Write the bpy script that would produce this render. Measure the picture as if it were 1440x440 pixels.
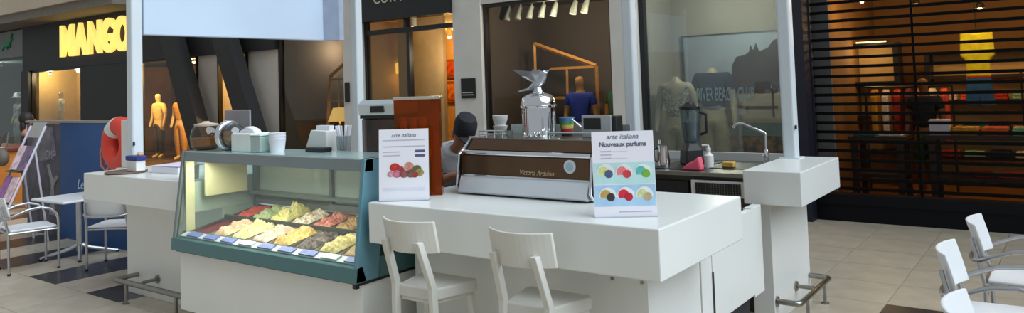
import bpy, bmesh, math, random
from mathutils import Vector, Matrix
random.seed(7)
PI = math.pi
for _o in list(bpy.data.objects): bpy.data.objects.remove(_o)
SC = bpy.context.scene
COL = SC.collection

# ------------------------------------------------------------------ camera
cam_d = bpy.data.cameras.new('camera'); cam = bpy.data.objects.new('camera', cam_d); COL.objects.link(cam)
cam_d.sensor_width = 36.0; cam_d.lens = 26.62; cam_d.shift_y = -0.1059; cam_d.clip_end = 200
_yaw, _pit, _rol = math.radians(-36.271), math.radians(2.718), math.radians(-1.982)
_f = Vector((math.sin(_yaw)*math.cos(_pit), math.cos(_yaw)*math.cos(_pit), math.sin(_pit)))
_r = Vector((math.cos(_yaw), -math.sin(_yaw), 0)); _u = _r.cross(_f)
_r2 = _r*math.cos(_rol)+_u*math.sin(_rol); _u2 = -_r*math.sin(_rol)+_u*math.cos(_rol)
_m = Matrix((( _r2.x, _u2.x, -_f.x, 0), (_r2.y, _u2.y, -_f.y, 0), (_r2.z, _u2.z, -_f.z, 1.6675), (0, 0, 0, 1)))
cam.matrix_world = _m
SC.camera = cam

# ------------------------------------------------------------------ world, daylight, exposure
wd = bpy.data.worlds.new('world'); SC.world = wd; wd.use_nodes = True
wd.node_tree.nodes['Background'].inputs[0].default_value = (0.90, 0.97, 1.0, 1)
wd.node_tree.nodes['Background'].inputs[1].default_value = 0.405
sun_d = bpy.data.lights.new('skylight_sun', 'SUN'); sun = bpy.data.objects.new('skylight_sun', sun_d); COL.objects.link(sun)
sun_d.energy = 3.4; sun_d.angle = math.radians(60); sun_d.color = (0.86, 0.98, 1.07)
sun.rotation_euler = Vector((0.72, 0.10, 0.70)).to_track_quat('Z', 'Y').to_euler()
vs = SC.view_settings
vs.view_transform = 'Standard'; vs.look = 'None'; vs.gamma = 1.0; vs.use_curve_mapping = False; vs.exposure = 0.0
SC.cycles.use_denoising = True
SC.cycles.max_bounces = 8; SC.cycles.transparent_max_bounces = 16
SC.cycles.caustics_reflective = False; SC.cycles.caustics_refractive = False
SC.cycles.sample_clamp_indirect = 4.0

# ------------------------------------------------------------------ materials
def lin(c):
    return tuple(((x/255)/12.92 if x/255 <= .04045 else ((x/255+.055)/1.055)**2.4) for x in c)
MATS = {}
def mat(name, rgb, rough=.5, metal=0., var=.06, scale=6., emit=None, estr=0., spec=.5, bump=0., rnd=0., coat=0., rgb2=None):
    if name in MATS: return MATS[name]
    m = bpy.data.materials.new(name); m.use_nodes = True; MATS[name] = m
    nt = m.node_tree; p = nt.nodes['Principled BSDF']
    base = lin(rgb); p.inputs['Roughness'].default_value = rough; p.inputs['Metallic'].default_value = metal
    p.inputs['Specular IOR Level'].default_value = spec; p.inputs['Coat Weight'].default_value = coat
    tc = nt.nodes.new('ShaderNodeTexCoord'); nz = nt.nodes.new('ShaderNodeTexNoise')
    nz.inputs['Scale'].default_value = scale; nz.inputs['Detail'].default_value = 4
    nt.links.new(tc.outputs['Object'], nz.inputs['Vector'])
    cr = nt.nodes.new('ShaderNodeValToRGB')
    b2 = lin(rgb2) if rgb2 else None
    lo = tuple(max(0, c*(1-var)) for c in base); hi = tuple(min(1, c*(1+var)) for c in (b2 or base))
    cr.color_ramp.elements[0].position = .35; cr.color_ramp.elements[1].position = .65
    cr.color_ramp.elements[0].color = lo+(1,); cr.color_ramp.elements[1].color = hi+(1,)
    nt.links.new(nz.outputs['Fac'], cr.inputs['Fac'])
    out = cr.outputs['Color']
    if rnd:
        oi = nt.nodes.new('ShaderNodeObjectInfo'); hs = nt.nodes.new('ShaderNodeHueSaturation')
        mr = nt.nodes.new('ShaderNodeMapRange'); mr.inputs[3].default_value = 1-rnd; mr.inputs[4].default_value = 1+rnd
        nt.links.new(oi.outputs['Random'], mr.inputs[0]); nt.links.new(mr.outputs[0], hs.inputs['Value'])
        nt.links.new(out, hs.inputs['Color']); out = hs.outputs['Color']
    nt.links.new(out, p.inputs['Base Color'])
    if emit:
        p.inputs['Emission Color'].default_value = lin(emit)+(1,); p.inputs['Emission Strength'].default_value = estr
    if bump:
        bp = nt.nodes.new('ShaderNodeBump'); bp.inputs['Strength'].default_value = bump; bp.inputs['Distance'].default_value = .01
        nt.links.new(nz.outputs['Fac'], bp.inputs['Height']); nt.links.new(bp.outputs[0], p.inputs['Normal'])
    return m
def glass(name, tint=(255, 255, 255), refl=.08, rough=.0, haze=0., hazec=(200, 205, 205)):
    if name in MATS: return MATS[name]
    m = bpy.data.materials.new(name); m.use_nodes = True; MATS[name] = m
    nt = m.node_tree; nt.nodes.remove(nt.nodes['Principled BSDF']); o = nt.nodes['Material Output']
    t = nt.nodes.new('ShaderNodeBsdfTransparent'); t.inputs[0].default_value = lin(tint)+(1,)
    g = nt.nodes.new('ShaderNodeBsdfGlossy'); g.inputs['Roughness'].default_value = rough
    lw = nt.nodes.new('ShaderNodeLayerWeight'); lw.inputs[0].default_value = .5      # facing: the same from both sides of a pane
    pw = nt.nodes.new('ShaderNodeMath'); pw.operation = 'POWER'; pw.inputs[1].default_value = 4.0
    nt.links.new(lw.outputs['Facing'], pw.inputs[0])
    ad = nt.nodes.new('ShaderNodeMath'); ad.operation = 'MULTIPLY_ADD'; ad.use_clamp = True; ad.inputs[1].default_value = .6; ad.inputs[2].default_value = refl
    nt.links.new(pw.outputs[0], ad.inputs[0])
    mx = nt.nodes.new('ShaderNodeMixShader'); nt.links.new(ad.outputs[0], mx.inputs[0])
    src = t.outputs[0]
    if haze:
        df = nt.nodes.new('ShaderNodeBsdfDiffuse'); df.inputs[0].default_value = lin(hazec)+(1,)
        m2 = nt.nodes.new('ShaderNodeMixShader'); m2.inputs[0].default_value = haze
        nt.links.new(t.outputs[0], m2.inputs[1]); nt.links.new(df.outputs[0], m2.inputs[2]); src = m2.outputs[0]
    nt.links.new(src, mx.inputs[1]); nt.links.new(g.outputs[0], mx.inputs[2])
    nt.links.new(mx.outputs[0], o.inputs[0])
    return m
def tile_mat(name, rgb, rgb2, rough, rnd):
    return mat(name, rgb, rough=rough, var=.03, scale=5, rgb2=rgb2, rnd=rnd, spec=.5)

WHITE = mat('white_laminate', (228, 229, 226), rough=.28, var=.015, scale=2)
WHITE2 = mat('white_paint', (225, 225, 222), rough=.45, var=.02)
STOOLW = mat('stool_lacquer', (212, 210, 203), rough=.35, var=.015)
CHAIRW = mat('chair_plastic', (226, 227, 230), rough=.42, var=.02)
ALU = mat('satin_aluminium', (190, 192, 196), rough=.30, metal=.9, var=.04)
STEEL = mat('brushed_steel', (150, 148, 142), rough=.32, metal=1., var=.08, scale=20)
CHROME = mat('chrome', (225, 228, 232), rough=.09, metal=1., var=.02)
DKSTEEL = mat('dark_steel', (78, 74, 70), rough=.35, metal=.8, var=.1)
BLACK = mat('black_plastic', (22, 22, 24), rough=.45, var=.1)
BLACKW = mat('black_panel', (27, 26, 27), rough=.55, var=.1, scale=1.5)
KICK = mat('dark_kick', (38, 40, 46), rough=.6)
POLE = mat('pole_white', (212, 220, 226), rough=.35, var=.015)
NAVY = mat('navy_metal', (22, 25, 40), rough=.45, var=.08)
STONE = mat('pilaster_stone', (226, 223, 217), rough=.7, var=.04, scale=3)
STONE2 = mat('column_stone', (206, 197, 187), rough=.7, var=.05, scale=2)
PAPER = mat('paper', (232, 230, 238), rough=.7, var=.01)
INK = mat('grey_ink', (105, 105, 125), rough=.8)
TEAL = mat('teal_metal', (84, 122, 126), rough=.35, metal=.2, var=.03)
TEALL = mat('teal_trim', (104, 150, 166), rough=.3, metal=.2, var=.03)
GREYAL = mat('grey_trim', (132, 140, 142), rough=.35, metal=.4, var=.03)
SKIN = mat('skin', (176, 124, 98), rough=.55, var=.05)
SKIN2 = mat('skin_tan', (150, 98, 70), rough=.55, var=.05)
MANN = mat('mannequin_cream', (214, 194, 150), rough=.45, var=.04)
MANNP = mat('mannequin_pale', (168, 164, 140), rough=.5, var=.04)
WOODL = mat('light_wood', (196, 142, 74), rough=.5, var=.14, scale=12)
CLEAR = glass('shop_glass', (235, 238, 236), refl=.02)
CASEG = glass('case_glass', (242, 249, 247), refl=.03, haze=.045, hazec=(220, 232, 230))  # pale haze stands in for the mall's reflection on the case glass

# ------------------------------------------------------------------ mesh helpers
class B:
    def __init__(s): s.v = []; s.f = []
    def add(s, vs, fs):
        n = len(s.v); s.v += [tuple(v) for v in vs]; s.f += [tuple(i+n for i in f) for f in fs]; return s
    def box(s, x0, x1, y0, y1, z0, z1):
        vs = [(x, y, z) for z in (z0, z1) for y in (y0, y1) for x in (x0, x1)]
        return s.add(vs, [(0, 2, 3, 1), (4, 5, 7, 6), (0, 1, 5, 4), (2, 6, 7, 3), (0, 4, 6, 2), (1, 3, 7, 5)])
    def hexa(s, p):   # 8 points: bottom 4 loop, top 4 loop
        return s.add(p, [(3, 2, 1, 0), (4, 5, 6, 7), (0, 1, 5, 4), (1, 2, 6, 5), (2, 3, 7, 6), (3, 0, 4, 7)])
    def prism(s, pts, axis, a0, a1):
        def mk(p, a):
            return {'x': (a, p[0], p[1]), 'y': (p[0], a, p[1]), 'z': (p[0], p[1], a)}[axis]
        n = len(pts); vs = [mk(p, a0) for p in pts]+[mk(p, a1) for p in pts]
        return s.add(vs, [tuple(range(n)), tuple(range(2*n-1, n-1, -1))]+[(i, (i+1) % n, n+(i+1) % n, n+i) for i in range(n)])
    def tube(s, path, r, n=8, cap=True):
        P = [Vector(p) for p in path]; R = r if isinstance(r, (list, tuple)) else [r]*len(P)
        t = (P[1]-P[0]).normalized(); a = Vector((0, 0, 1)) if abs(t.z) < .9 else Vector((1, 0, 0))
        u = t.cross(a).normalized(); vs = []; fs = []
        for i, p in enumerate(P):
            if i == 0: d = P[1]-P[0]
            elif i == len(P)-1: d = P[-1]-P[-2]
            else: d = (P[i+1]-P[i]).normalized()+(P[i]-P[i-1]).normalized()
            d.normalize(); u = (u-d*u.dot(d)).normalized(); w = d.cross(u)
            for k in range(n):
                an = 2*PI*k/n; vs.append(p+(u*math.cos(an)+w*math.sin(an))*R[i])
        for i in range(len(P)-1):
            for k in range(n): fs.append((i*n+k, i*n+(k+1) % n, (i+1)*n+(k+1) % n, (i+1)*n+k))
        if cap: fs += [tuple(range(n-1, -1, -1)), tuple((len(P)-1)*n+k for k in range(n))]
        return s.add(vs, fs)
    def lathe(s, prof, c=(0, 0, 0), n=20, sx=1, sy=1):
        vs = []; fs = []
        for r, z in prof:
            for k in range(n):
                a = 2*PI*k/n; vs.append((c[0]+r*math.cos(a)*sx, c[1]+r*math.sin(a)*sy, c[2]+z))
        m = len(prof)
        for i in range(m-1):
            for k in range(n): fs.append((i*n+k, i*n+(k+1) % n, (i+1)*n+(k+1) % n, (i+1)*n+k))
        fs += [tuple(range(n-1, -1, -1)), tuple((m-1)*n+k for k in range(n))]
        return s.add(vs, fs)
    def ell(s, c, r, n=16, m=10):
        vs = [(c[0], c[1], c[2]-r[2])]; fs = []
        for i in range(1, m):
            t = -PI/2+PI*i/m
            for k in range(n):
                a = 2*PI*k/n; vs.append((c[0]+r[0]*math.cos(t)*math.cos(a), c[1]+r[1]*math.cos(t)*math.sin(a), c[2]+r[2]*math.sin(t)))
        vs.append((c[0], c[1], c[2]+r[2])); L = len(vs)-1
        for k in range(n):
            fs.append((0, 1+(k+1) % n, 1+k)); fs.append((L, L-n+k, L-n+(k+1) % n))
        for i in range(m-2):
            for k in range(n): fs.append((1+i*n+k, 1+i*n+(k+1) % n, 1+(i+1)*n+(k+1) % n, 1+(i+1)*n+k))
        return s.add(vs, fs)
    def torus(s, c, R, r, axis='z', n=24, m=10, a0=0., a1=2*PI):
        pts = []
        full = abs(a1-a0-2*PI) < 1e-6
        for i in range(n+(0 if full else 1)):
            a = a0+(a1-a0)*i/n; x, y = R*math.cos(a), R*math.sin(a)
            pts.append({'z': (c[0]+x, c[1]+y, c[2]), 'y': (c[0]+x, c[1], c[2]+y), 'x': (c[0], c[1]+x, c[2]+y)}[axis])
        if full: pts.append(pts[0])
        return s.tube(pts, r, m, cap=not full)

def obj(name, b, m, parent=None, bevel=0., smooth=False, seg=2, w=False, label=None):
    """links the shapes in b as ONE mesh object; w: coordinates are world ones"""
    me = bpy.data.meshes.new(name)
    vs = b.v
    if w and parent is not None:
        l = parent.location; pp = parent.parent
        while pp is not None: l = l+pp.location; pp = pp.parent
        vs = [(x-l.x, y-l.y, z-l.z) for x, y, z in vs]
    me.from_pydata(vs, [], b.f); me.update()
    bm = bmesh.new(); bm.from_mesh(me); bmesh.ops.recalc_face_normals(bm, faces=bm.faces); bm.to_mesh(me); bm.free()
    if smooth:
        me.polygons.foreach_set('use_smooth', [True]*len(me.polygons))
        try: me.set_sharp_from_angle(angle=math.radians(42))
        except Exception: pass
    if m: me.materials.append(m)
    o = bpy.data.objects.new(name, me); COL.objects.link(o)
    if parent is not None: o.parent = parent
    if bevel:
        md = o.modifiers.new('bevel', 'BEVEL'); md.width = bevel; md.segments = seg; md.limit_method = 'ANGLE'
    if label: o['label'] = label
    return o
def tag(o, label, cat, group=None):
    o['label'] = label; o['category'] = cat
    if group: o['group'] = group
    return o
def thing(name, label, cat, loc=(0, 0, 0), rz=0., group=None):
    o = bpy.data.objects.new(name, None); COL.objects.link(o); o.location = loc; o.rotation_euler = (0, 0, rz)
    o.empty_display_size = .1
    return tag(o, label, cat, group)
def struct(name, b=None, m=None, bevel=0., loc=None):
    if b is None:
        o = bpy.data.objects.new(name, None); COL.objects.link(o)
        if loc: o.location = loc
    else: o = obj(name, b, m, bevel=bevel)
    o['kind'] = 'structure'; return o
def dup(root, loc, rz, label, group=None):
    r = root.copy(); COL.objects.link(r); r.location = loc; r.rotation_euler = (0, 0, rz); r['label'] = label
    if group: r['group'] = group
    for ch in list(root.children):
        c = ch.copy(); COL.objects.link(c); c.parent = r
        for g in list(ch.children):
            d = g.copy(); COL.objects.link(d); d.parent = c
    return r
def text(name, s, size, m, parent, loc, rot, sx=1., extrude=.004, bold=0., align='CENTER', w=True, shear=0.):
    cu = bpy.data.curves.new(name, 'FONT'); cu.body = s; cu.size = size; cu.extrude = extrude; cu.offset = bold
    cu.align_x = align; cu.align_y = 'CENTER'; cu.shear = shear
    t = bpy.data.objects.new('tmp', cu); COL.objects.link(t)
    bpy.context.view_layer.update()
    me = bpy.data.meshes.new_from_object(t.evaluated_get(bpy.context.evaluated_depsgraph_get()))
    bpy.data.objects.remove(t); bpy.data.curves.remove(cu)
    me.name = name; me.materials.clear(); me.materials.append(m)
    o = bpy.data.objects.new(name, me); COL.objects.link(o)
    o.rotation_euler = rot; o.scale = (sx, 1, 1)
    loc = Vector(loc)
    if parent is not None:
        o.parent = parent
        if w: loc = loc-parent.location
    o.location = loc
    return o
def lamp(name, loc, power, color, size=.15, parent=None):
    d = bpy.data.lights.new(name, 'POINT'); d.energy = power; d.color = lin(color); d.shadow_soft_size = size
    o = bpy.data.objects.new(name, d); COL.objects.link(o); o.location = loc
    if parent is not None: o.parent = parent; o.location = Vector(loc)-parent.location
    return o
def skin(name, J, bones, parent, m, grow=0., rootj=None, lvl=2, scale=1.):
    """one continuous body surface grown on a skeleton: J[name] = (x, y, z, rx, ry)"""
    names = []
    for a, b in bones:
        for k in (a, b):
            if k not in names: names.append(k)
    if rootj: names.remove(rootj); names.insert(0, rootj)
    me = bpy.data.meshes.new(name)
    me.from_pydata([tuple(c*scale for c in J[k][:3]) for k in names], [(names.index(a), names.index(b)) for a, b in bones], [])
    o = bpy.data.objects.new(name, me); COL.objects.link(o); o.parent = parent
    md = o.modifiers.new('skin', 'SKIN'); md.use_smooth_shade = True; md.branch_smoothing = .3
    if not me.skin_vertices:
        print('no skin layer')
    for i, k in enumerate(names):
        sv = me.skin_vertices[0].data[i]; sv.radius = (J[k][3]*scale+grow, J[k][4]*scale+grow); sv.use_root = (i == 0)
    sb = o.modifiers.new('sub', 'SUBSURF'); sb.levels = lvl; sb.render_levels = lvl
    me.materials.append(m)
    return o

# ================================================================== THE SETTING
T = 0.577; TX0 = -6.92; TY0 = 3.11
floor = struct('floor', B().box(-40, 9, -3, 16, -.2, -.012), mat('floor_grout', (150, 140, 124), rough=.6))
TL = tile_mat('floor_tile_light', (177, 165, 146), (186, 174, 157), .30, .035)
TD = tile_mat('floor_tile_dark', (44, 42, 44), (60, 57, 58), .28, .10)
def tile_mesh(m):
    b = B().box(-T/2+.002, T/2-.002, -T/2+.002, T/2-.002, -.012, 0)
    o = obj('floor_tile', b, m); me = o.data; bpy.data.objects.remove(o); return me
ML, MD = tile_mesh(TL), tile_mesh(TD)
def is_dark(i, j):
    if i <= 1 and j >= 0 and j <= 9: return i % 2 == 0 and i <= 0
    if i == 10 and j <= 4: return True
    return False
cells = []
for i in range(-16, 15):
    for j in range(-2, 11):
        cx, cy = TX0+(i+.5)*T, TY0+(j+.5)*T
        if cy > 9.15: continue
        inkiosk = -5.9 < cx < -2.1 and cy < 9.2
        if inkiosk: continue
        cells.append((math.hypot(cx, cy), i, j, cx, cy))
cells.sort()
near = [c for c in cells if not (c[3] < -5 and c[4] < 2.4)][:296]
nset = {(c[1], c[2]) for c in near}
for _, i, j, cx, cy in near:
    o = bpy.data.objects.new('floor_tile', MD if is_dark(i, j) else ML); COL.objects.link(o); o.parent = floor; o.location = (cx, cy, 0)
rest = {True: B(), False: B()}
for i in range(-58, 28):
    for j in range(-10, 11):
        if (i, j) in nset: continue
        cx, cy = TX0+(i+.5)*T, TY0+(j+.5)*T
        if cy > 9.3: continue
        rest[is_dark(i, j)].box(cx-T/2+.002, cx+T/2-.002, cy-T/2+.002, cy+T/2-.002, -.012, 0)
for k, nm in ((True, 'dark_tiles'), (False, 'pale_tiles')):
    o = obj(nm, rest[k], TD if k else TL, floor); o['kind'] = 'stuff'

# soffit of the gallery over the shop fronts
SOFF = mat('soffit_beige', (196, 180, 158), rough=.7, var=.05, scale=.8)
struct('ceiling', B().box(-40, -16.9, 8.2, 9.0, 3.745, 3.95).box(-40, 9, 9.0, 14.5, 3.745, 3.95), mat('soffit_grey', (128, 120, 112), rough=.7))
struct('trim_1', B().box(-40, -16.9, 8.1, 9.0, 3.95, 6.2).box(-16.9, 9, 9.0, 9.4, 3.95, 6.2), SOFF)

F = 9.2      # shop-front line
def room(n, x0, x1, y1, wallm, ceilm=None, floorm=None, zc=3.2, y0=F+.05):
    struct('wall_back_%d' % n, B().box(x0, x1, y1, y1+.1, 0, zc), wallm)
    struct('wall_left_%d' % n, B().box(x0, x0+.06, y0, y1, 0, zc), wallm)
    struct('wall_right_%d' % n, B().box(x1-.06, x1, y0, y1, 0, zc), wallm)
    struct('ceiling_%d' % n, B().box(x0, x1, y0, y1+.1, zc, zc+.1), ceilm or wallm)
    if floorm: struct('floor_%d' % n, B().box(x0, x1, y0, y1, 0.0, .02), floorm)

# room 1: far-left boutique with the grey sign band
W_S0 = mat('boutique_grey', (110, 122, 120), rough=.7)
room(1, -38, -23.95, 12.5, W_S0, zc=2.93)
# room 2: yellow-lettered fashion shop
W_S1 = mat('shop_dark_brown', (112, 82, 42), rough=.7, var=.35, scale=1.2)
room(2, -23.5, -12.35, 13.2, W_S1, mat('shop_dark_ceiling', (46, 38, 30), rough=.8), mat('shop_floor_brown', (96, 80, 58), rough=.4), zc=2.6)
# room 3: dim window with the lamp frame
W_S2 = mat('window_taupe', (100, 92, 84), rough=.75, var=.15, scale=.8)
room(3, -12.35, -10.3, 11.2, W_S2, zc=2.98)
# room 4: lit entrance
W_S3 = mat('entrance_beige', (206, 176, 128), rough=.7, var=.04)
room(4, -12.8, -7.5, 13.2, W_S3, zc=2.9, y0=F+2.1)
struct('wall_left_4b', B().box(-10.28, -10.2, F+.05, F+2.2, 0, 2.9), W_S3)
struct('ceiling_4b', B().box(-10.3, -7.5, F+.05, F+2.2, 2.9, 3.0), W_S3)
# room 5: brown menswear window
W_S4 = mat('window_brown', (100, 90, 82), rough=.75, var=.12, scale=.7)
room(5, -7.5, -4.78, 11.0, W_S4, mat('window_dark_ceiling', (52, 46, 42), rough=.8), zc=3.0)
# room 6: beach window
W_S5 = mat('window_greige', (158, 156, 146), rough=.75, var=.06, scale=.7)
room(6, -4.78, -2.62, 10.44, W_S5, zc=3.1)
# room 7: shop behind the shutter
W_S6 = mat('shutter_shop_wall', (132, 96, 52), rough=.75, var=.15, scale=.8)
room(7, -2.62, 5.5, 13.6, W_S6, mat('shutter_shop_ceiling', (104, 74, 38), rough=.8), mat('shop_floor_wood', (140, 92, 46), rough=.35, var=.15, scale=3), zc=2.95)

struct('wall_front_7', B().box(-2.55, -2.26, F+.2, F+.25, 0, 2.95), mat('inner_grey', (128, 128, 132), rough=.7))
# facade walls above and between
HEADW = mat('header_stone', (216, 212, 206), rough=.7, var=.03, scale=2)
struct('wall_header_2', B().box(-10.4, -9.93, F-.12, F+.1, 0, 3.745), STONE)                 # pilaster left of the entrance
struct('wall_header_3', B().box(-7.81, -7.25, F-.12, F+.1, 0, 3.745), STONE)
struct('wall_header_4', B().box(-5.0, -4.60, F-.12, F+.1, 0, 3.745), STONE)
struct('wall_header_5', B().box(-7.25, -5.0, F-.10, F+.1, 2.91, 3.745), HEADW)
struct('wall_header_6', B().box(-4.60, -2.6, F-.10, F+.1, 3.0, 3.745), HEADW)
struct('wall_header_7', B().box(-2.6, 9, F-.10, F+.1, 2.95, 3.745), NAVY)
struct('wall_header_8', B().box(-12.35, -10.4, F-.10, F+.1, 2.95, 3.745), HEADW)
struct('wall_header_1', B().box(-23.9, -12.35, F-.12, F+.1, 2.5, 3.745), BLACKW)
struct('wall_front_1', B().box(-20.45, -17.65, F-.1, F+.1, 0, 2.5), BLACKW)
struct('wall_front_2', B().box(-23.95, -23.5, F-.14, F+.1, 0, 2.5), BLACKW)
struct('wall_front_3', B().box(-23.5, -20.45, F-.1, F+.1, 0, .75), BLACKW)
struct('wall_front_4', B().box(-40, -23.9, F-.12, F+.1, 2.93, 3.7), mat('grey_sign_band', (128, 130, 132), rough=.6))
struct('trim_2', B().box(-2.6, -2.42, F-.3, F+.1, 0, 3.0), NAVY)
struct('trim_3', B().box(-2.42, 9, F-.1, F+.06, 0, .19).box(-2.42, 9, F-.12, F+.08, .19, .30), mat('navy_sill', (10, 12, 20), rough=.5, spec=.2))
# columns of the fashion shop
struct('trim_4', B().box(-15.2, -14.42, F-.02, F+.45, 0, 3.745), STONE2, bevel=.04)
struct('trim_5', B().box(-13.43, -12.32, F-.03, F+.5, 0, 3.745), STONE2, bevel=.10)

def window(n, x0, x1, z0, z1, fr, fm, pm, mull=(), y=F):
    w = struct('window_%d' % n, loc=((x0+x1)/2, y, z0))
    b = B()
    b.box(x0, x0+fr, y-.05, y+.05, z0, z1).box(x1-fr, x1, y-.05, y+.05, z0, z1).box(x0+fr, x1-fr, y-.05, y+.05, z0, z0+fr).box(x0+fr, x1-fr, y-.05, y+.05, z1-fr, z1)
    obj('window_frame', b, fm, w, w=True)
    xs = [x0+fr]+list(mull)+[x1-fr]
    for a, c in zip(xs[:-1], xs[1:]):
        obj('pane', B().box(a, c, y-.006, y+.006, z0+fr, z1-fr), pm, w, w=True)
    for mx in mull: obj('mullion', B().box(mx-.02, mx+.02, y-.03, y+.03, z0+fr, z1-fr), fm, w, w=True)
    return w
DFR = mat('dark_frame', (30, 26, 26), rough=.4)
window(1, -40, -23.95, .1, 2.93, .06, mat('grey_frame', (90, 94, 94), rough=.5), glass('boutique_glass', (215, 225, 222), refl=.06), mull=(-34., -30.5, -27.2))
window(2, -23.5, -20.45, .75, 2.5, .05, DFR, CLEAR)
window(3, -17.65, -15.2, .0, 2.5, .04, DFR, CLEAR)
window(4, -14.42, -13.4, .0, 2.5, .04, DFR, CLEAR)
window(5, -12.35, -10.4, .35, 2.95, .05, DFR, CLEAR)
window(6, -7.25, -5.0, .35, 2.91, .05, DFR, CLEAR)
window(7, -4.60, -2.6, .30, 3.0, .07, mat('navy_frame', (24, 24, 34), rough=.4), glass('reflection_haze_glass', (225, 230, 228), refl=.06, haze=.07))  # diffuse haze in this pane stands in for its milky reflection
struct('wall_sill_5', B().box(-12.35, -10.4, F-.08, F+.1, 0, .35), HEADW)
struct('wall_sill_6', B().box(-7.25, -5.0, F-.08, F+.1, 0, .35), HEADW)
struct('wall_sill_7', B().box(-4.60, -2.6, F-.08, F+.1, 0, .30), NAVY)

# entrance: sign box, transom, glazed leaf, opening
sg = thing('shop_sign', 'black overhead shop sign with pale capital letters above the lit entrance', 'sign', (-8.87, F-.2, 2.82))
obj('sign_box', B().box(-9.93, -7.81, F-.22, F, 2.82, 3.745), mat('sign_black', (24, 26, 28), rough=.45), sg, w=True)
for k, ch in enumerate('CORTEFIEL'):
    text('letter', ch, .28, mat('letter_ivory', (200, 190, 165), rough=.5), sg, (-9.40+k*.19, F-.225, 3.19), (PI/2, 0, 0), sx=.85)
d1 = struct('door_1', loc=(-8.87, F, 0))
b = B().box(-9.93, -9.87, F-.04, F+.06, 0, 2.82).box(-7.86, -7.81, F-.04, F+.06, 0, 2.82).box(-9.87, -7.86, F-.04, F+.06, 2.60, 2.68).box(-8.91, -8.85, F-.04, F+.06, 0, 2.6).box(-8.96, -8.90, F-.04, F+.06, 2.68, 2.82)
obj('door_frame', b, DFR, d1, w=True)
obj('pane', B().box(-9.87, -8.96, F-.005, F+.005, 2.68, 2.82), CLEAR, d1, w=True)
obj('pane', B().box(-8.90, -7.86, F-.005, F+.005, 2.68, 2.82), CLEAR, d1, w=True)
obj('pane', B().box(-9.87, -8.91, F-.005, F+.005, .05, 2.60), glass('door_glass', (210, 205, 185), refl=.06, haze=.10, hazec=(180, 165, 110)), d1, w=True)
obj('door_handle', B().tube([(-9.0, F-.07, .9), (-9.0, F-.07, 1.25)], .015, 8), STEEL, d1, w=True)
# inner partition that leaves a bright passage at the right
struct('wall_partition_4', B().box(-9.75, -8.67, F+.6, F+.68, 0, 2.88), mat('partition_beige', (200, 168, 118), rough=.7))

# ================================================================== SHOP CONTENTS
# ---- figures
def std_pose():
    J = {'pelvis': (0, 0, .53, .082, .06), 'spine': (0, .005, .63, .072, .052), 'chest': (0, .005, .74, .092, .06), 'neckb': (0, .005, .82, .04, .036),
         'neck': (0, 0, .862, .030, .030), 'head': (0, -.012, .915, .042, .050), 'crown': (0, -.008, .965, .036, .042)}
    for s, k in ((1, 'l'), (-1, 'r')):
        J['sh'+k] = (.098*s, .005, .798, .036, .036); J['el'+k] = (.130*s, .012, .645, .026, .026); J['wr'+k] = (.140*s, -.03, .505, .018, .018)
        J['pa'+k] = (.142*s, -.042, .465, .020, .012)
        for q in range(4):
            J['f%d%s' % (q, k)] = (.142*s, -.062+.013*q, .425-.006*(1 if q in (1, 2) else 0), .006, .006)
        J['th'+k] = (.132*s, -.068, .455, .006, .006)
        J['hip'+k] = (.048*s, 0, .495, .060, .060); J['kn'+k] = (.053*s, -.006, .28, .040, .042); J['an'+k] = (.055*s, .012, .045, .024, .028); J['to'+k] = (.062*s, -.075, .018, .026, .016)
    return J
TORSO = [('pelvis', 'spine'), ('spine', 'chest'), ('chest', 'neckb'), ('neckb', 'neck'), ('neck', 'head'), ('head', 'crown')]
def limbs(k, hands=True):
    r = [('chest', 'sh'+k), ('sh'+k, 'el'+k), ('el'+k, 'wr'+k), ('wr'+k, 'pa'+k)]
    if hands: r += [('pa'+k, 'f%d%s' % (q, k)) for q in range(4)]+[('pa'+k, 'th'+k)]
    return r+[('pelvis', 'hip'+k), ('hip'+k, 'kn'+k), ('kn'+k, 'an'+k), ('an'+k, 'to'+k)]
def figure(root, J, bodym, H, top=None, bottom=None, sleeve=.6, shorts=False, headless=False, hands=False, topname='shirt', botname='trousers'):
    bones = [b for b in TORSO if not (headless and b in (('neck', 'head'), ('head', 'crown')))]+limbs('l', hands)+limbs('r', hands)
    o = skin('body', J, bones, root, bodym, rootj='pelvis', scale=H)
    def mix(a, b, t): return tuple(J[a][i]*(1-t)+J[b][i]*t for i in range(5))
    K = dict(J)
    if top:
        K['neckb'] = (J['neckb'][0], J['neckb'][1], J['neckb'][2]-.002, J['neckb'][3]+.016, J['neckb'][4]+.016)
        bn = [('pelvis', 'spine'), ('spine', 'chest'), ('chest', 'neckb')]
        for k in 'lr':
            bn.append(('chest', 'sh'+k))
            if sleeve > 0: K['sl'+k] = mix('sh'+k, 'el'+k, sleeve); bn.append(('sh'+k, 'sl'+k))
        skin(topname, K, bn, root, top, grow=.012, rootj='pelvis', scale=H)
    if bottom:
        bn = []
        K['wst'] = mix('pelvis', 'spine', .25)
        bn = [('wst', 'pelvis')]
        for k in 'lr':
            bn += [('pelvis', 'hip'+k), ('hip'+k, 'kn'+k)]
            if not shorts: K['cf'+k] = mix('kn'+k, 'an'+k, .9); bn += [('kn'+k, 'cf'+k)]
        skin(botname, K, bn, root, bottom, grow=.014, rootj='pelvis', scale=H)
    return o
def mannequin(label, loc, rz, H, bodym, **kw):
    r = thing('mannequin', label, 'mannequin', loc, rz, 'shop window mannequins')
    figure(r, std_pose(), bodym, H, **kw)
    bb = B().lathe([(.17, 0), (.17, .012), (.02, .02), (.012, .05)], (0, 0, -.02), 20)
    obj('stand', bb, DKSTEEL, r)
    return r
CL = lambda n, c, **k: mat('cloth_'+n, c, rough=.85, var=.12, scale=14, **k)

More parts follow.
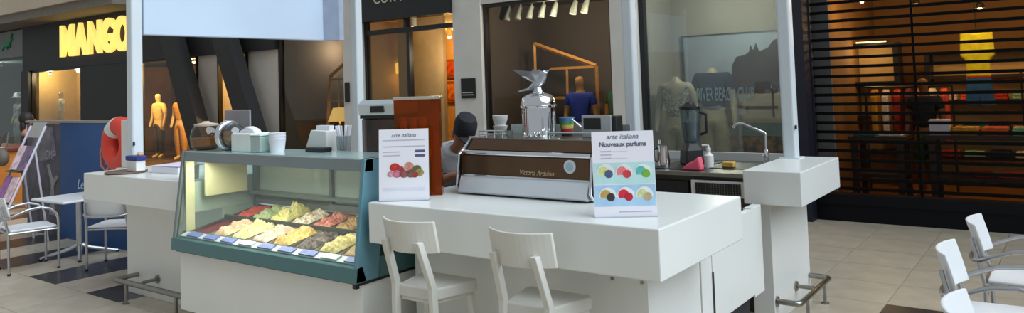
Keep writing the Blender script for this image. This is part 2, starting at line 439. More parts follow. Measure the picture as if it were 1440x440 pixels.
# ---- far-left boutique
mannequin('pale mannequin in a white hat and grey striped shirt in the far-left shop window', (-27.7, 10.4, .04), .15, 1.88, MANN, top=CL('white_stripe', (214, 212, 216), rgb2=(120, 120, 130)), bottom=CL('greywhite', (190, 188, 186)))
hat = tag(obj('sun_hat', B().lathe([(.20, 0), (.21, .01), (.13, .03), (.12, .13), (.06, .17)], (-27.7, 10.38, 1.78), 20), CL('hatwhite', (220, 222, 228)), smooth=True), 'white brimmed hat worn by the far-left shop mannequin', 'hat')
sb = thing('shop_sign', 'pale letters and green reptile emblem on the grey sign band at far left', 'sign', (-25.2, F-.13, 3.1))
for k, ch in enumerate('LACOSTE'):
    text('letter', ch, .42, mat('letter_white', (225, 228, 230), rough=.5), sb, (-27.15+k*.27, F-.135, 3.32), (PI/2, 0, 0), sx=.85, extrude=.01)
cro = [(-.42, .02), (-.30, .10), (-.15, .16), (0, .15), (.10, .18), (.22, .28), (.36, .36), (.24, .20), (.40, .22), (.22, .10), (.16, .03), (.18, -.10), (.12, -.02), (-.02, -.03), (-.04, -.14), (-.10, -.03), (-.28, -.04), (-.44, -.16), (-.36, -.02)]
obj('emblem', B().prism([(-24.85+x*.9, 3.3+z*.9) for x, z in cro], 'y', F-.16, F-.125), mat('emblem_green', (38, 140, 92), rough=.5), sb, w=True)

l = thing('ceiling_spotlight', 'added ceiling light brightening the far-left grey boutique', 'spotlight', (-27.6, 9.9, 2.8))
obj('housing', B().tube([(-27.6, 9.9, 2.8), (-27.6, 9.9, 2.93)], .05, 12), DKSTEEL, l, w=True)
lamp('spot_light', (-27.6, 9.7, 2.6), 70, (255, 250, 240), .1, l)  # added lamp, there only to brighten the dim mannequin
# ---- yellow sign
ms = thing('shop_sign', 'large glowing yellow capital letters on the black shop header', 'sign', (-19.7, F-.14, 2.75))
YEL = mat('letter_yellow', (235, 205, 110), rough=.5, emit=(255, 215, 110), estr=1.1)
for ch, x, wdt in (('M', -21.02, .92), ('A', -20.27, .80), ('N', -19.52, .84), ('G', -18.83, .82), ('O', -18.15, .82)):
    o = text('letter', ch, 1.08, YEL, ms, (x, F-.16, 3.15), (PI/2, 0, 0), extrude=.04, bold=.045)
    o.scale = (wdt, 1.0, 1)
    d = o.dimensions
mannequin('cream mannequin bust seen in the amber-lit display window left', (-22.62, 9.56, .55), -.2, 1.38, MANN, top=CL('cream', (246, 236, 212)))
tag(obj('display_plinth', B().box(-22.85, -22.35, 9.32, 9.85, 0, .53), WOODL, bevel=.01), 'wooden plinth under the cream mannequin in the amber window', 'plinth')
tag(obj('hanging_banner', B().box(-21.75, -21.30, 9.9, 9.95, .75, 1.95), CL('banner', (230, 190, 130)), bevel=.005), 'tall narrow amber banner hanging in the amber-lit window', 'banner')
struct('wall_window_2', B().box(-23.43, -20.3, 10.3, 10.36, 0, 2.58).box(-20.36, -20.3, 9.3, 10.3, 0, 2.58).box(-23.43, -23.38, 9.3, 10.3, 0, 2.58), mat('amber_wall', (206, 172, 104), rough=.75, var=.05))
for i, x in enumerate((-22.9, -21.2)):
    l = thing('ceiling_spotlight', ('left' if i == 0 else 'right')+' ceiling spotlight inside the amber-lit display window', 'spotlight', (x, 9.38, 2.42), 0, 'display window spotlights')
    obj('housing', B().tube([(x, 9.38, 2.42), (x, 9.38, 2.5)], .05, 12), DKSTEEL, l, w=True)
    obj('bulb', B().ell((x, 9.38, 2.41), (.04, .04, .03)), mat('warm_bulb', (255, 240, 200), emit=(255, 220, 160), estr=12), l, w=True)
    lamp('spot_light', (x, 9.38, 2.33), 42, (255, 224, 172), .06, l)
mannequin('cream mannequin in a yellow dress behind the first slanted black beam', (-18.35, 10.6, .02), .3, 1.78, MANN, top=CL('yellow', (214, 160, 52)), bottom=CL('mustard', (200, 150, 60)), topname='blouse')
mannequin('cream mannequin with a pale jacket beside the white pole in the fashion shop', (-19.6, 10.7, .02), .2, 1.78, MANN, top=CL('creamjacket', (226, 206, 146)), bottom=CL('darktrouser', (60, 48, 40)), sleeve=.9)
mannequin('cream mannequin in a brown vest between the pale jacket and yellow dress', (-18.95, 11.2, .02), -.3, 1.80, MANN, top=CL('brownvest', (72, 48, 34)), bottom=CL('tan', (188, 148, 84)), sleeve=.2)
cr_ = thing('clothes_rail', 'dark clothes rail with hanging garments deep in the fashion shop', 'clothes rail', (-18.6, 12.3, 0))
obj('rail', B().tube([(-20.2, 12.3, 0), (-20.2, 12.3, 1.75), (-16.4, 12.3, 1.75), (-16.4, 12.3, 0)], .02, 8), DKSTEEL, cr_, w=True)
hang_cols = [(190, 90, 40), (214, 178, 96), (120, 60, 36), (230, 200, 130), (70, 44, 34), (206, 120, 60), (160, 140, 90), (220, 190, 120)]
names8 = ['rust', 'straw', 'brown', 'cream', 'dark brown', 'orange', 'olive', 'sand']
for k in range(8):
    x = -20.0+k*.5
    g = tag(obj('hanging_garment', B().prism([(x-.2, 1.62), (x-.05, 1.70), (x+.05, 1.70), (x+.2, 1.62), (x+.16, .75), (x-.16, .75)], 'y', 12.24, 12.36), CL('h%d' % k, hang_cols[k]), bevel=.02),
            '%s garment on the clothes rail deep in the fashion shop' % names8[k], 'garment', 'garments on the fashion shop rail')
for i, (x, y) in enumerate(((-19.4, 10.0), (-17.2, 10.3), (-16.0, 10.0), (-14.0, 10.2))):
    l = thing('ceiling_spotlight', ['leftmost', 'second', 'third', 'rightmost'][i]+' ceiling spotlight in the fashion shop behind the slanted beams', 'spotlight', (x, y, 2.5), 0, 'fashion shop spotlights')
    obj('housing', B().tube([(x, y, 2.48), (x, y, 2.6)], .05, 12), DKSTEEL, l, w=True)
    obj('bulb', B().ell((x, y, 2.47), (.045, .045, .03)), MATS['warm_bulb'], l, w=True)
    lamp('spot_light', (x, y, 2.3), 230, (255, 196, 116), .08, l)
# slanted beams in front of the columns
def slant_beam(x_top, z_top, x_bot, z_bot, wd, label):
    k = (x_bot-x_top)/(z_bot-z_top)
    xa, xb = x_top+k*(3.745-z_top), x_top+k*(0-z_top)
    b = B().prism([(xb-wd/2, 0), (xb+wd/2, 0), (xa+wd/2, 3.745), (xa-wd/2, 3.745)], 'y', 8.72, 8.98)
    tag(obj('slanted_beam', b, mat('beam_black', (38, 38, 38), rough=.6)), label, 'beam', 'slanted black beams')
slant_beam(-15.64, 2.96, -14.72, 1.03, .56, 'left of the two wide slanted black beams before the fashion shop')
slant_beam(-13.66, 2.80, -12.90, 1.20, .54, 'right of the two wide slanted black beams, beside the broad stone column')

# ---- lamp frame window
hf = thing('house_frame_shelf', 'light wooden house-shaped frame holding a lit lamp in the dim shop window', 'display frame', (-11.5, 10.0, 0))
b = B().tube([(-12.05, 10, .02), (-11.84, 10, 1.95), (-11.2, 10, 2.3), (-10.75, 10, 1.95), (-10.65, 10, .02)], .045, 4)
obj('frame', b, WOODL, hf, w=True)
obj('crossbar', B().box(-11.85, -10.75, 9.97, 10.03, 1.86, 1.90), WOODL, hf, w=True)
obj('crossbar', B().box(-11.9, -10.7, 9.97, 10.03, 1.44, 1.48), WOODL, hf, w=True)
for x in (-11.60, -11.38): obj('rod', B().tube([(x, 10.0, .9), (x, 10.0, 1.9)], .012, 6), mat('brass', (222, 190, 120), rough=.3, metal=.8), hf, w=True)
tl = thing('table_lamp', 'small lamp with glowing cream shade inside the wooden house frame', 'lamp', (-11.55, 9.98, 0))
obj('shade', B().lathe([(.24, 1.06), (.14, 1.32)], (-11.55, 9.98, 0), 20), mat('lamp_shade', (240, 205, 130), rough=.8, emit=(255, 200, 110), estr=.7), tl, w=True)
obj('stem', B().tube([(-11.55, 9.98, .02), (-11.55, 9.98, 1.1)], .015, 8), MATS['brass'], tl, w=True)
obj('foot', B().lathe([(.12, 0), (.12, .02)], (-11.55, 9.98, 0), 16), MATS['brass'], tl, w=True)
lamp('lamp_light', (-11.55, 9.8, 1.1), 3, (255, 200, 120), .08, tl)
sp = thing('ceiling_spotlight', 'warm ceiling spotlight washing the wall of the lamp window', 'spotlight', (-12.0, 10.6, 2.7))
obj('housing', B().tube([(-12.0, 10.6, 2.7), (-12.0, 10.6, 2.98)], .05, 10), DKSTEEL, sp, w=True)
lamp('spot_light', (-11.9, 10.5, 2.50), 34, (255, 222, 186), .04, sp)

# ---- entrance interior
wl = thing('lamp_reflection', 'glowing box standing in for a lamp reflection in the entrance door glass', 'lamp', (-10.15, 10.3, 2.0))  # stands in for a lamp's reflection in the door glass; glow and light added
obj('shade', B().box(-10.19, -10.02, 10.16, 10.44, 1.93, 2.14), mat('reflection_glow', (255, 230, 150), emit=(255, 215, 120), estr=2.2), wl, w=True, bevel=.02)
obj('bracket', B().box(-10.2, -10.15, 10.25, 10.35, 1.85, 1.95), MATS['brass'], wl, w=True)
lamp('reflection_light', (-9.9, 10.3, 1.9), 8, (255, 205, 120), .1, wl)
for i, (z0, z1, c) in enumerate(((1.85, 2.28, (176, 74, 30)), (1.30, 1.78, (196, 120, 50)))):
    pf = thing('framed_picture', ('upper red' if i == 0 else 'lower orange')+' framed picture on the orange wall inside the entrance', 'picture', (-11.35, 13.15, z0), 0, 'pictures inside the entrance')
    obj('picture_frame', B().box(-11.55, -11.15, 13.13, 13.19, z0, z1), mat('frame_gold', (150, 84, 30), rough=.4), pf, w=True, bevel=.01)
    obj('print', B().box(-11.50, -11.20, 13.12, 13.135, z0+.06, z1-.06), mat('print%d' % i, c, var=.5, scale=9), pf, w=True)
for i, (x, y) in enumerate(((-10.6, 12.2), (-9.1, 9.55))):
    l = thing('ceiling_spotlight', ('deep inside' if i == 0 else 'just inside')+' the lit entrance, a small bright ceiling spotlight', 'spotlight', (x, y, 2.75), 0, 'entrance spotlights')
    obj('housing', B().tube([(x, y, 2.72), (x, y, 2.9)], .05, 12), WHITE2, l, w=True)
    obj('bulb', B().ell((x, y, 2.71), (.045, .045, .03)), MATS['warm_bulb'], l, w=True)
    lamp('spot_light', ((x, y, 2.6), (-8.35, 9.40, 2.2))[i], (90, 22)[i], ((255, 190, 100), (255, 232, 196))[i], (.08, .25)[i], l)  # nearer light set away from its bulb to brighten the partition
pq = thing('wall_plaque', 'square black wall plaque with tiny pale lettering on the stone pilaster', 'plaque', (-7.52, F-.13, 1.47))
obj('plate', B().box(-7.66, -7.38, F-.145, F-.12, 1.47, 1.78), BLACK, pq, w=True, bevel=.004)
for k in range(2): obj('lettering', B().box(-7.63, -7.42+k*.02, F-.148, F-.145, 1.55-k*.035, 1.565-k*.035), mat('plaque_ink', (190, 185, 175)), pq, w=True)
tag(obj('wall_intercom', B().box(-10.34, -10.24, F-.16, F-.12, 1.45, 1.80), BLACK, bevel=.01), 'small black box fixed to the pilaster beside the second white pole', 'intercom')

# ---- brown menswear window
trk = thing('track_light', 'black ceiling track carrying white spotlights in the brown shop window', 'track light', (-6.5, 9.9, 2.9))
obj('track', B().box(-7.43, -5.2, 9.88, 9.92, 2.94, 2.98), BLACK, trk, w=True)
SPW = mat('spot_white', (205, 222, 215), rough=.5)
for x in (-7.28, -7.06, -6.84, -6.61, -6.38, -6.02, -5.82):
    h = obj('spot_head', B().tube([(x, 9.9, 2.90), (x-.02, 9.86, 2.78), (x-.03, 9.84, 2.70)], [.035, .05, .055], 12), SPW, trk, w=True, smooth=True)
    obj('swivel', B().tube([(x, 9.9, 2.86), (x, 9.9, 2.95)], .015, 6), SPW, h, w=True)
for x in (-6.3, -5.6):
    lamp('spot_light', (x, 9.6, 2.5), 24, (255, 224, 190), .06, trk)
wf = thing('wooden_house_frame', 'thin wooden house outline standing behind the blue polo mannequin', 'display frame', (-6.4, 10.2, 0))
obj('roof_beam', B().tube([(-7.03, 10.2, 2.31), (-5.88, 10.2, 1.90)], .035, 4), WOODL, wf, w=True)
for x, z in ((-7.03, 2.31), (-5.88, 1.90)): obj('post', B().tube([(x, 10.2, 0.02), (x, 10.2, z)], .03, 4), WOODL, wf, w=True)
obj('crossbar', B().box(-6.72, -5.9, 10.18, 10.22, 1.87, 1.91), WOODL, wf, w=True)
obj('crossbar', B().box(-7.0, -5.9, 10.18, 10.22, 1.40, 1.44), WOODL, wf, w=True)
obj('post', B().tube([(-6.46, 10.2, .02), (-6.42, 10.2, 1.9)], .025, 4), WOODL, wf, w=True)
mannequin('tan mannequin in a bright blue polo shirt in the brown window', (-6.04, 9.95, .02), .25, 1.80, mat('mannequin_tan', (190, 140, 80), rough=.45), top=CL('bluepolo', (48, 66, 160)), bottom=CL('greytrousers', (70, 72, 80)), topname='polo_shirt')
mannequin('tan mannequin in a green polo shirt half hidden by the pilaster', (-5.62, 10.35, .02), -.25, 1.80, MATS['mannequin_tan'], top=CL('greenpolo', (40, 100, 62)), bottom=CL('beigetrousers', (150, 130, 100)), topname='polo_shirt')

# ---- beach window
po = thing('poster', 'large framed beach poster with dark cliff and pale lettering behind the window', 'poster', (-3.83, 10.42, .5))
obj('board', B().box(-4.52, -3.10, 10.40, 10.44, .35, 2.26), mat('poster_sky', (150, 164, 176), rough=.6, var=.12, scale=1.6), po, w=True)
obj('poster_frame', B().box(-4.55, -4.52, 10.38, 10.44, .35, 2.28).box(-4.55, -3.07, 10.38, 10.44, 2.26, 2.28).box(-3.10, -3.07, 10.38, 10.44, .35, 2.28), mat('poster_edge', (40, 62, 66), rough=.4), po, w=True)
cl = [(-3.86, 1.46), (-3.84, 1.60), (-3.80, 1.84), (-3.74, 1.94), (-3.62, 1.96), (-3.56, 2.0), (-3.54, 2.10), (-3.50, 2.02), (-3.46, 2.12), (-3.42, 2.0), (-3.30, 2.04), (-3.22, 2.14), (-3.11, 2.18), (-3.11, 1.44)]
obj('cliff_print', B().prism(cl, 'y', 10.394, 10.40), mat('cliff', (58, 52, 58), var=.3, scale=5), po, w=True)
obj('beach_print', B().box(-4.2, -3.11, 10.394, 10.40, 1.02, 1.42), mat('beach', (168, 160, 142), var=.1, scale=3), po, w=True)
obj('sea_print', B().box(-4.2, -3.11, 10.392, 10.40, .84, 1.02), mat('sea', (110, 132, 132), var=.2, scale=3), po, w=True)
obj('undergrowth_print', B().box(-4.2, -3.11, 10.392, 10.40, .37, .84), mat('under', (74, 54, 42), var=.6, scale=9, rgb2=(130, 96, 66)), po, w=True)
obj('rail_print', B().box(-3.9, -3.2, 10.388, 10.40, 1.21, 1.25).box(-3.28, -3.25, 10.388, 10.40, 1.1, 1.45).box(-4.0, -3.2, 10.388, 10.40, 1.43, 1.46), mat('rail_red', (84, 44, 38)), po, w=True)
w7 = bpy.data.objects['window_7']
text('lettering', 'RIVER BEACH CLUB', .235, mat('beach_ink', (136, 160, 168), rough=.6), w7, (-3.475, F-.012, 1.44), (PI/2, 0, 0), sx=.36, extrude=.001, bold=.003)
mannequin('headless pale mannequin in a patterned black and white vest by the window edge', (-4.36, 9.70, .02), .15, 1.95, MANNP, top=mat('pattern_vest', (200, 200, 186), rough=.85, var=.1, scale=45, rgb2=(40, 44, 48)), bottom=CL('khaki', (150, 142, 110)), sleeve=0, headless=True, topname='vest')
mannequin('headless pale mannequin in a navy T-shirt and khaki trousers before the poster', (-4.00, 10.12, .02), .2, 2.08, MANNP, top=CL('navytee', (34, 50, 70)), bottom=CL('khaki2', (156, 148, 116)), sleeve=.7, headless=True, topname='t_shirt')
ws = thing('ceiling_downlight', 'flat white ceiling downlight above the beach window display', 'downlight', (-4.0, 9.85, 3.05))
obj('panel', B().box(-4.55, -3.35, 9.7, 10.0, 3.06, 3.10), WHITE2, ws, w=True)
lamp('down_light', (-3.6, 9.45, 2.5), 48, (255, 250, 235), .2, ws)  # light placed ahead of and below the panel to brighten the whole display

# ---- shop behind the shutter
sh = thing('roller_shutter', 'closed see-through roller shutter of black horizontal slats over the right-hand shop', 'shutter', (-.5, F-.02, .30))
SLAT = mat('slat_black', (9, 9, 11), rough=.6, spec=.1)
o0 = obj('slat', B().box(-1.92, 6.2, -.012, .012, -.017, .017), SLAT, sh); o0.location = (0, 0, .36-.30)
for k in range(1, 25):
    o = bpy.data.objects.new('slat', o0.data); COL.objects.link(o); o.parent = sh; o.location = (0, 0, .06+.1055*k)
for x in (-2.43, 5.7):
    obj('guide_rail', B().box(x-.03, x+.03, F-.07, F+.02, .30, 2.95), NAVY, sh, w=True)
for x in (-1.35, .2, 1.8, 3.4):
    obj('link_strap', B().box(x-.012, x+.012, F-.014, F-.002, .3, 2.95), SLAT, sh, w=True)
WARMB = mat('amber_bulb', (255, 225, 170), emit=(255, 205, 130), estr=14)
for i, (x, y, z) in enumerate(((-2.2, 11.0, 2.62), (-1.7, 12.0, 2.6), (-.9, 11.6, 2.45), (.2, 11.2, 2.5), (1.4, 11.6, 2.5), (-1.0, 10.0, 2.7))):
    l = thing('pendant_lamp', ['nearest the left wall', 'above the back shelf', 'above the central table', 'right of the yellow top', 'far right', 'just behind the slats'][i]+', small glowing ceiling lamp in the shuttered shop', 'lamp', (x, y, z), 0, 'shuttered shop lamps')
    obj('cord', B().tube([(x, y, z+.05), (x, y, 2.96)], .006, 6), BLACK, l, w=True)
    obj('shade', B().lathe([(.06, 0), (.05, .05), (.02, .08)], (x, y, z), 14), DKSTEEL, l, w=True)
    obj('bulb', B().ell((x, y, z-.01), (.025, .025, .02), 10, 6), WARMB, l, w=True)
    lamp('pendant_light', (x, y, z-.12), (7, 9, 14, 14, 10, 5)[i], (255, 200, 124), .05, l)
l = thing('added_spotlight', 'added spotlight brightening the yellow tank top behind the slats', 'spotlight', (-.7, 10.2, 2.75))
obj('housing', B().tube([(-.7, 10.2, 2.95), (-.72, 10.26, 2.82)], .035, 10), BLACK, l, w=True)
lamp('added_fill_light', (-.80, 10.35, 2.6), 20, (255, 226, 180), .04, l)  # added lamp that lifts the yellow top out of the dark shop
l = thing('added_shelf_light', 'added glowing strip brightening the narrow black shelf behind the slats', 'lamp', (-2.3, 12.1, 2.08))
obj('base', B().box(-2.5, -2.1, 11.96, 12.2, 2.08, 2.09), BLACK, l, w=True)
obj('strip', B().box(-2.5, -2.1, 11.93, 11.97, 2.085, 2.105), mat('strip_glow', (255, 240, 210), emit=(255, 225, 170), estr=1.2), l, w=True)
lamp('shelf_fill_light', (-2.3, 11.9, 1.95), 5, (255, 220, 160), .1, l)  # strip and light both added to brighten the shelf back
# yellow top on a hanging torso form
yt = thing('hanging_display_form', 'bright yellow tank top over blue shorts on a hanging display form behind the slats', 'display form', (-.91, 11.0, 1.2))
b = B().prism([(-.185, .62), (-.17, .92), (-.07, .93), (-.04, .90), (.04, .90), (.07, .93), (.17, .92), (.185, .62), (.135, .58), (.125, .46), (.13, .36), (-.13, .36), (-.125, .46), (-.135, .58)], 'y', -.06, .06)
obj('yellow_top', b, CL('brightyellow', (250, 222, 30)), yt, bevel=.03)
obj('belt', B().prism([(-.13, .34), (.13, .34), (.13, .37), (-.13, .37)], 'y', -.065, .065), CL('red', (190, 60, 40)), yt, bevel=.01)
obj('blue_shorts', B().prism([(-.13, .34), (-.155, .0), (-.008, .0), (0, .10), (.008, .0), (.155, .0), (.13, .34)], 'y', -.07, .07), CL('steelblue', (52, 98, 132)), yt, bevel=.03)
obj('hanger', B().tube([(0, 0, .92), (0, 0, 1.70)], .006, 6), BLACK, yt)
mannequin('dark mannequin in a black T-shirt and green shorts behind the slats', (-1.52, 10.95, .02), -.2, 1.60, mat('mannequin_wood', (120, 84, 50), rough=.5), top=CL('blacktee', (26, 26, 32)), bottom=CL('greenshorts', (40, 78, 44)), shorts=True, topname='t_shirt', botname='shorts')
def shelf(x0, x1, y, z1, label, levels):
    s_ = thing('shelf_unit', label, 'shelf', ((x0+x1)/2, y, 0), 0, 'shelf units in the shuttered shop')
    for x in (x0, x1): obj('upright', B().box(x-.035, x+.035, y-.18, y+.18, 0.02, z1), BLACK, s_, w=True)
    for z in levels: obj('shelf_board', B().box(x0+.035, x1-.035, y-.17, y+.17, z-.02, z+.02), BLACK, s_, w=True)
    obj('back_panel', B().box(x0+.035, x1-.035, y+.16, y+.18, .05, z1), mat('shelf_back', (206, 170, 110), rough=.7), s_, w=True)
shelf(-2.60, -2.0, 12.2, 2.08, 'narrow black shelf unit at the left wall of the shuttered shop', (.5, 1.0, 1.5, 2.06))
shelf(-1.66, .30, 12.6, 1.92, 'wide black shelf unit behind the yellow top in the shuttered shop', (.4, .8, 1.2, 1.55, 1.9))
shelf(.5, 2.4, 12.6, 1.92, 'wide black shelf unit at the right of the shuttered shop', (.4, .8, 1.2, 1.55, 1.9))
PALC = [('red', (200, 46, 36)), ('orange', (226, 110, 50)), ('yellow', (232, 190, 40)), ('mint', (150, 200, 150)), ('white', (220, 212, 200)), ('teal', (60, 130, 130)), ('navy', (36, 44, 80)), ('coral', (232, 90, 60)), ('plum', (96, 40, 60)), ('cream', (226, 200, 150))]
fold_mesh = {}
def folded(cn, col, x, y, z, wx=.26, wy=.24, h=.045, label='', rz=0.):
    key = (cn, wx, wy, h)
    if key not in fold_mesh:
        n = 5; b = B()
        b.box(-wx/2, wx/2, -wy/2, wy/2, 0, h*.5).box(-wx/2+.01, wx/2-.005, -wy/2-.006, wy/2, h*.5, h)
        o = obj('folded_garment', b, CL(cn, col), bevel=.012); fold_mesh[key] = o
    else:
        o = fold_mesh[key].copy(); COL.objects.link(o)
    o.location = (x, y, z); o.rotation_euler = (0, 0, rz)
    return tag(o, label, 'garment', 'folded garments in the shuttered shop')
def display_table(x0, x1, y0, y1, z, label):
    t = thing('display_table', label, 'table', ((x0+x1)/2, (y0+y1)/2, 0), 0, 'display tables in the shuttered shop')
    obj('table_top', B().box(x0, x1, y0, y1, z-.05, z), mat('dark_wood', (52, 36, 26), rough=.5, var=.2), t, w=True)
    for x in (x0+.06, x1-.06):
        for y in (y0+.06, y1-.06): obj('leg', B().box(x-.035, x+.035, y-.035, y+.035, .02, z-.05), MATS['dark_wood'], t, w=True)
    obj('lower_shelf', B().box(x0+.05, x1-.05, y0+.05, y1-.05, .38, .42), MATS['dark_wood'], t, w=True)
display_table(-1.40, .9, 10.0, 10.55, .90, 'large dark display table heaped with bright folded clothes behind the slats')
display_table(-2.25, -1.62, 10.0, 10.6, .88, 'small dark display table near the left jamb behind the slats')
for k in range(7):
    cn, c = PALC[(2, 1, 3, 7, 0, 4, 5)[k]]
    for q in range(2):
        folded(cn, c, -1.0+k*.29, 10.16+.02*q, .90+.05*q, label='%s folded garment, %s of a pair on the large display table' % (cn, ('lower', 'upper')[q]), rz=random.uniform(-.1, .1))
for k in range(6):
    cn, c = PALC[(0, 7, 6, 9, 0, 5)[k]]
    folded(cn, c, -.9+k*.32, 10.3, .42, label='%s folded garment on the lower shelf of the large display table, place %s' % (cn, ['one', 'two', 'three', 'four', 'five', 'six'][k]))
for k in range(2):
    cn, c = PALC[(5, 9)[k]]
    folded(cn, c, -2.08+k*.29, 10.2, .88, label='%s folded garment on the small dark display table' % cn)
for u, (x0, x1) in enumerate(((-1.58, .22), (.58, 2.3))):
    for li, z in enumerate((.42, .82, 1.22)):
        n = 6
        for k in range(n):
            cn, c = PALC[(k*3+li*2+u) % 10]
            folded(cn, c, x0+.14+k*(x1-x0-.28)/(n-1), 12.55, z, h=.09, label='%s folded garment on the %s shelf of the %s wide shelf unit, %s from left' % (cn, ('low', 'middle', 'upper')[li], ('left', 'right')[u], ['first', 'second', 'third', 'fourth', 'fifth', 'sixth'][k]))
rl = thing('clothes_rail', 'low clothes rail crowded with warm coloured garments behind the slats', 'clothes rail', (-1.9, 11.4, 0))
obj('rail', B().tube([(-2.3, 11.4, .02), (-2.3, 11.4, 1.45), (-1.25, 11.4, 1.45), (-1.25, 11.4, .02)], .018, 8), DKSTEEL, rl, w=True)
for k in range(7):
    x = -2.18+k*.14; cn, c = PALC[(2, 9, 0, 8, 1, 9, 7)[k]]
    tag(obj('hanging_garment', B().prism([(11.25, 1.32), (11.37, 1.42), (11.43, 1.42), (11.55, 1.32), (11.52, .72), (11.28, .72)], 'x', x-.04, x+.04), CL(cn, c), bevel=.015),
        '%s garment hanging on the low rail behind the slats, %s from left' % (cn, ['first', 'second', 'third', 'fourth', 'fifth', 'sixth', 'seventh'][k]), 'garment', 'garments on the low rail')
r2 = thing('clothes_rail', 'long clothes rail of red and dark garments right of the yellow top', 'clothes rail', (.35, 11.6, 0))
obj('rail', B().tube([(-.5, 11.6, .02), (-.5, 11.6, 1.62), (1.6, 11.6, 1.62), (1.6, 11.6, .02)], .018, 8), DKSTEEL, r2, w=True)
for k in range(12):
    x = -.40+k*.165; cn, c = PALC[(0, 8, 6, 0, 7, 6, 8, 0, 1, 6, 0, 4)[k]]
    tag(obj('hanging_garment', B().prism([(11.45, 1.50), (11.57, 1.60), (11.63, 1.60), (11.75, 1.50), (11.72, .95), (11.48, .95)], 'x', x-.045, x+.045), CL(cn, c), bevel=.015),
        '%s garment on the long rail right of the yellow top, %s from left' % (cn, ['first', 'second', 'third', 'fourth', 'fifth', 'sixth', 'seventh', 'eighth', 'ninth', 'tenth', 'eleventh', 'twelfth'][k]), 'garment', 'garments on the long rail')
tag(obj('paper_bag', B().prism([(-1.36, .90), (-1.16, .90), (-1.15, 1.08), (-1.37, 1.08)], 'y', 10.1, 10.24), PAPER, bevel=.004), 'white boxy paper bag at the left end of the large display table', 'bag')

# ================================================================== THE KIOSK
ZT, ZB = 1.035, .811
# ---- bar counter at the front
bar = thing('bar_counter', 'white L-edged bar counter with thick overhanging top behind the two stools', 'counter', (-2.3, 3.45, 0))
obj('counter_top', B().box(-3.2, -1.43, 2.95, 3.94, ZB, ZT), WHITE, bar, w=True, bevel=.006)
obj('cabinet', B().box(-3.19, -1.67, 3.30, 3.92, .16, ZB), WHITE, bar, w=True, bevel=.003)
obj('kick_plate', B().box(-3.15, -1.74, 3.36, 3.92, 0, .16), KICK, bar, w=True)
for x in (-1.86, -1.70): obj('screw_cap', B().tube([(x, 3.302, .70), (x, 3.294, .70)], .008, 10), STEEL, bar, w=True)
gate = thing('counter_gate', 'low white side panel closing the gap between bar and narrow end counter', 'gate', (-1.68, 4.45, 0))
obj('fixed_panel', B().box(-1.72, -1.67, 3.94, 4.09, .29, .82), WHITE, gate, w=True, bevel=.003)
pd = obj('door_panel', B().box(-1.71, -1.67, 4.10, 4.78, .29, .822), WHITE, gate, w=True, bevel=.003)
obj('hinge', B().tube([(-1.664, 4.093, .70), (-1.664, 4.093, .74)], .01, 8), DKSTEEL, pd, w=True)
obj('edge_strip', B().box(-1.668, -1.662, 4.086, 4.098, .29, .58), DKSTEEL, pd, w=True)
obj('stile', B().box(-1.73, -1.675, 4.79, 4.97, .27, .826), WHITE, gate, w=True, bevel=.003)
obj('kick_plate', B().box(-1.85, -1.78, 3.94, 4.97, 0, .30), KICK, gate, w=True)
# ---- narrow end counter at the right
arm = thing('end_counter', 'narrow white end counter carrying the rightmost pole, with steel foot rail', 'counter', (-1.62, 5.5, 0))
obj('counter_top', B().box(-1.81, -1.43, 5.04, 6.04, ZB, ZT), WHITE, arm, w=True, bevel=.006)
obj('upright_panel', B().box(-1.81, -1.67, 5.14, 6.0, .0, ZB), WHITE, arm, w=True, bevel=.003)
def foot_rail(parent, path, r, legs, flanges, fax):
    fr_ = obj('foot_rail', B().tube(path, r, 12), STEEL, parent, w=True, smooth=True)
    for x, y, z in legs: obj('rail_leg', B().tube([(x, y, 0), (x, y, .008), (x, y, .0081), (x, y, z)], [.028, .028, .012, .012], 10), STEEL, fr_, w=True)
    for p in flanges:
        q = (p[0]+fax[0]*.012, p[1]+fax[1]*.012, p[2])
        obj('flange', B().tube([p, q], .034, 16), STEEL, fr_, w=True)
        obj('bracket', B().tube([p, (p[0]+fax[0]*.13, p[1]+fax[1]*.13, p[2])], .014, 10), STEEL, fr_, w=True)
foot_rail(arm, [(-1.67, 5.18, .15), (-1.56, 5.18, .15), (-1.535, 5.185, .15), (-1.52, 5.21, .15), (-1.52, 5.93, .15), (-1.535, 5.955, .15), (-1.56, 5.96, .15), (-1.67, 5.96, .15)], .019, [(-1.52, 5.36, .15), (-1.52, 5.80, .15)], [(-1.67, 5.18, .15), (-1.67, 5.62, .15)], (1, 0))
# ---- left counter
lc = thing('side_counter', 'white left-hand counter with thick top and foot rail beside the gelato case', 'counter', (-6.0, 3.6, 0))
obj('counter_top', B().box(-6.83, -5.19, 3.06, 4.1, ZB, ZT), WHITE, lc, w=True, bevel=.006)
obj('cabinet', B().box(-6.62, -5.19, 3.32, 4.05, .10, ZB), WHITE, lc, w=True, bevel=.003)
obj('base_plinth', B().box(-6.62, -5.19, 3.325, 4.05, 0, .09), WHITE2, lc, w=True, bevel=.003)
foot_rail(lc, [(-6.44, 3.32, .17), (-6.44, 3.16, .17), (-6.43, 3.13, .17), (-6.40, 3.12, .17), (-5.30, 3.12, .17)], .019, [(-6.25, 3.12, .17), (-5.5, 3.12, .17)], [(-6.12, 3.32, .17), (-5.4, 3.32, .17)], (0, -1))
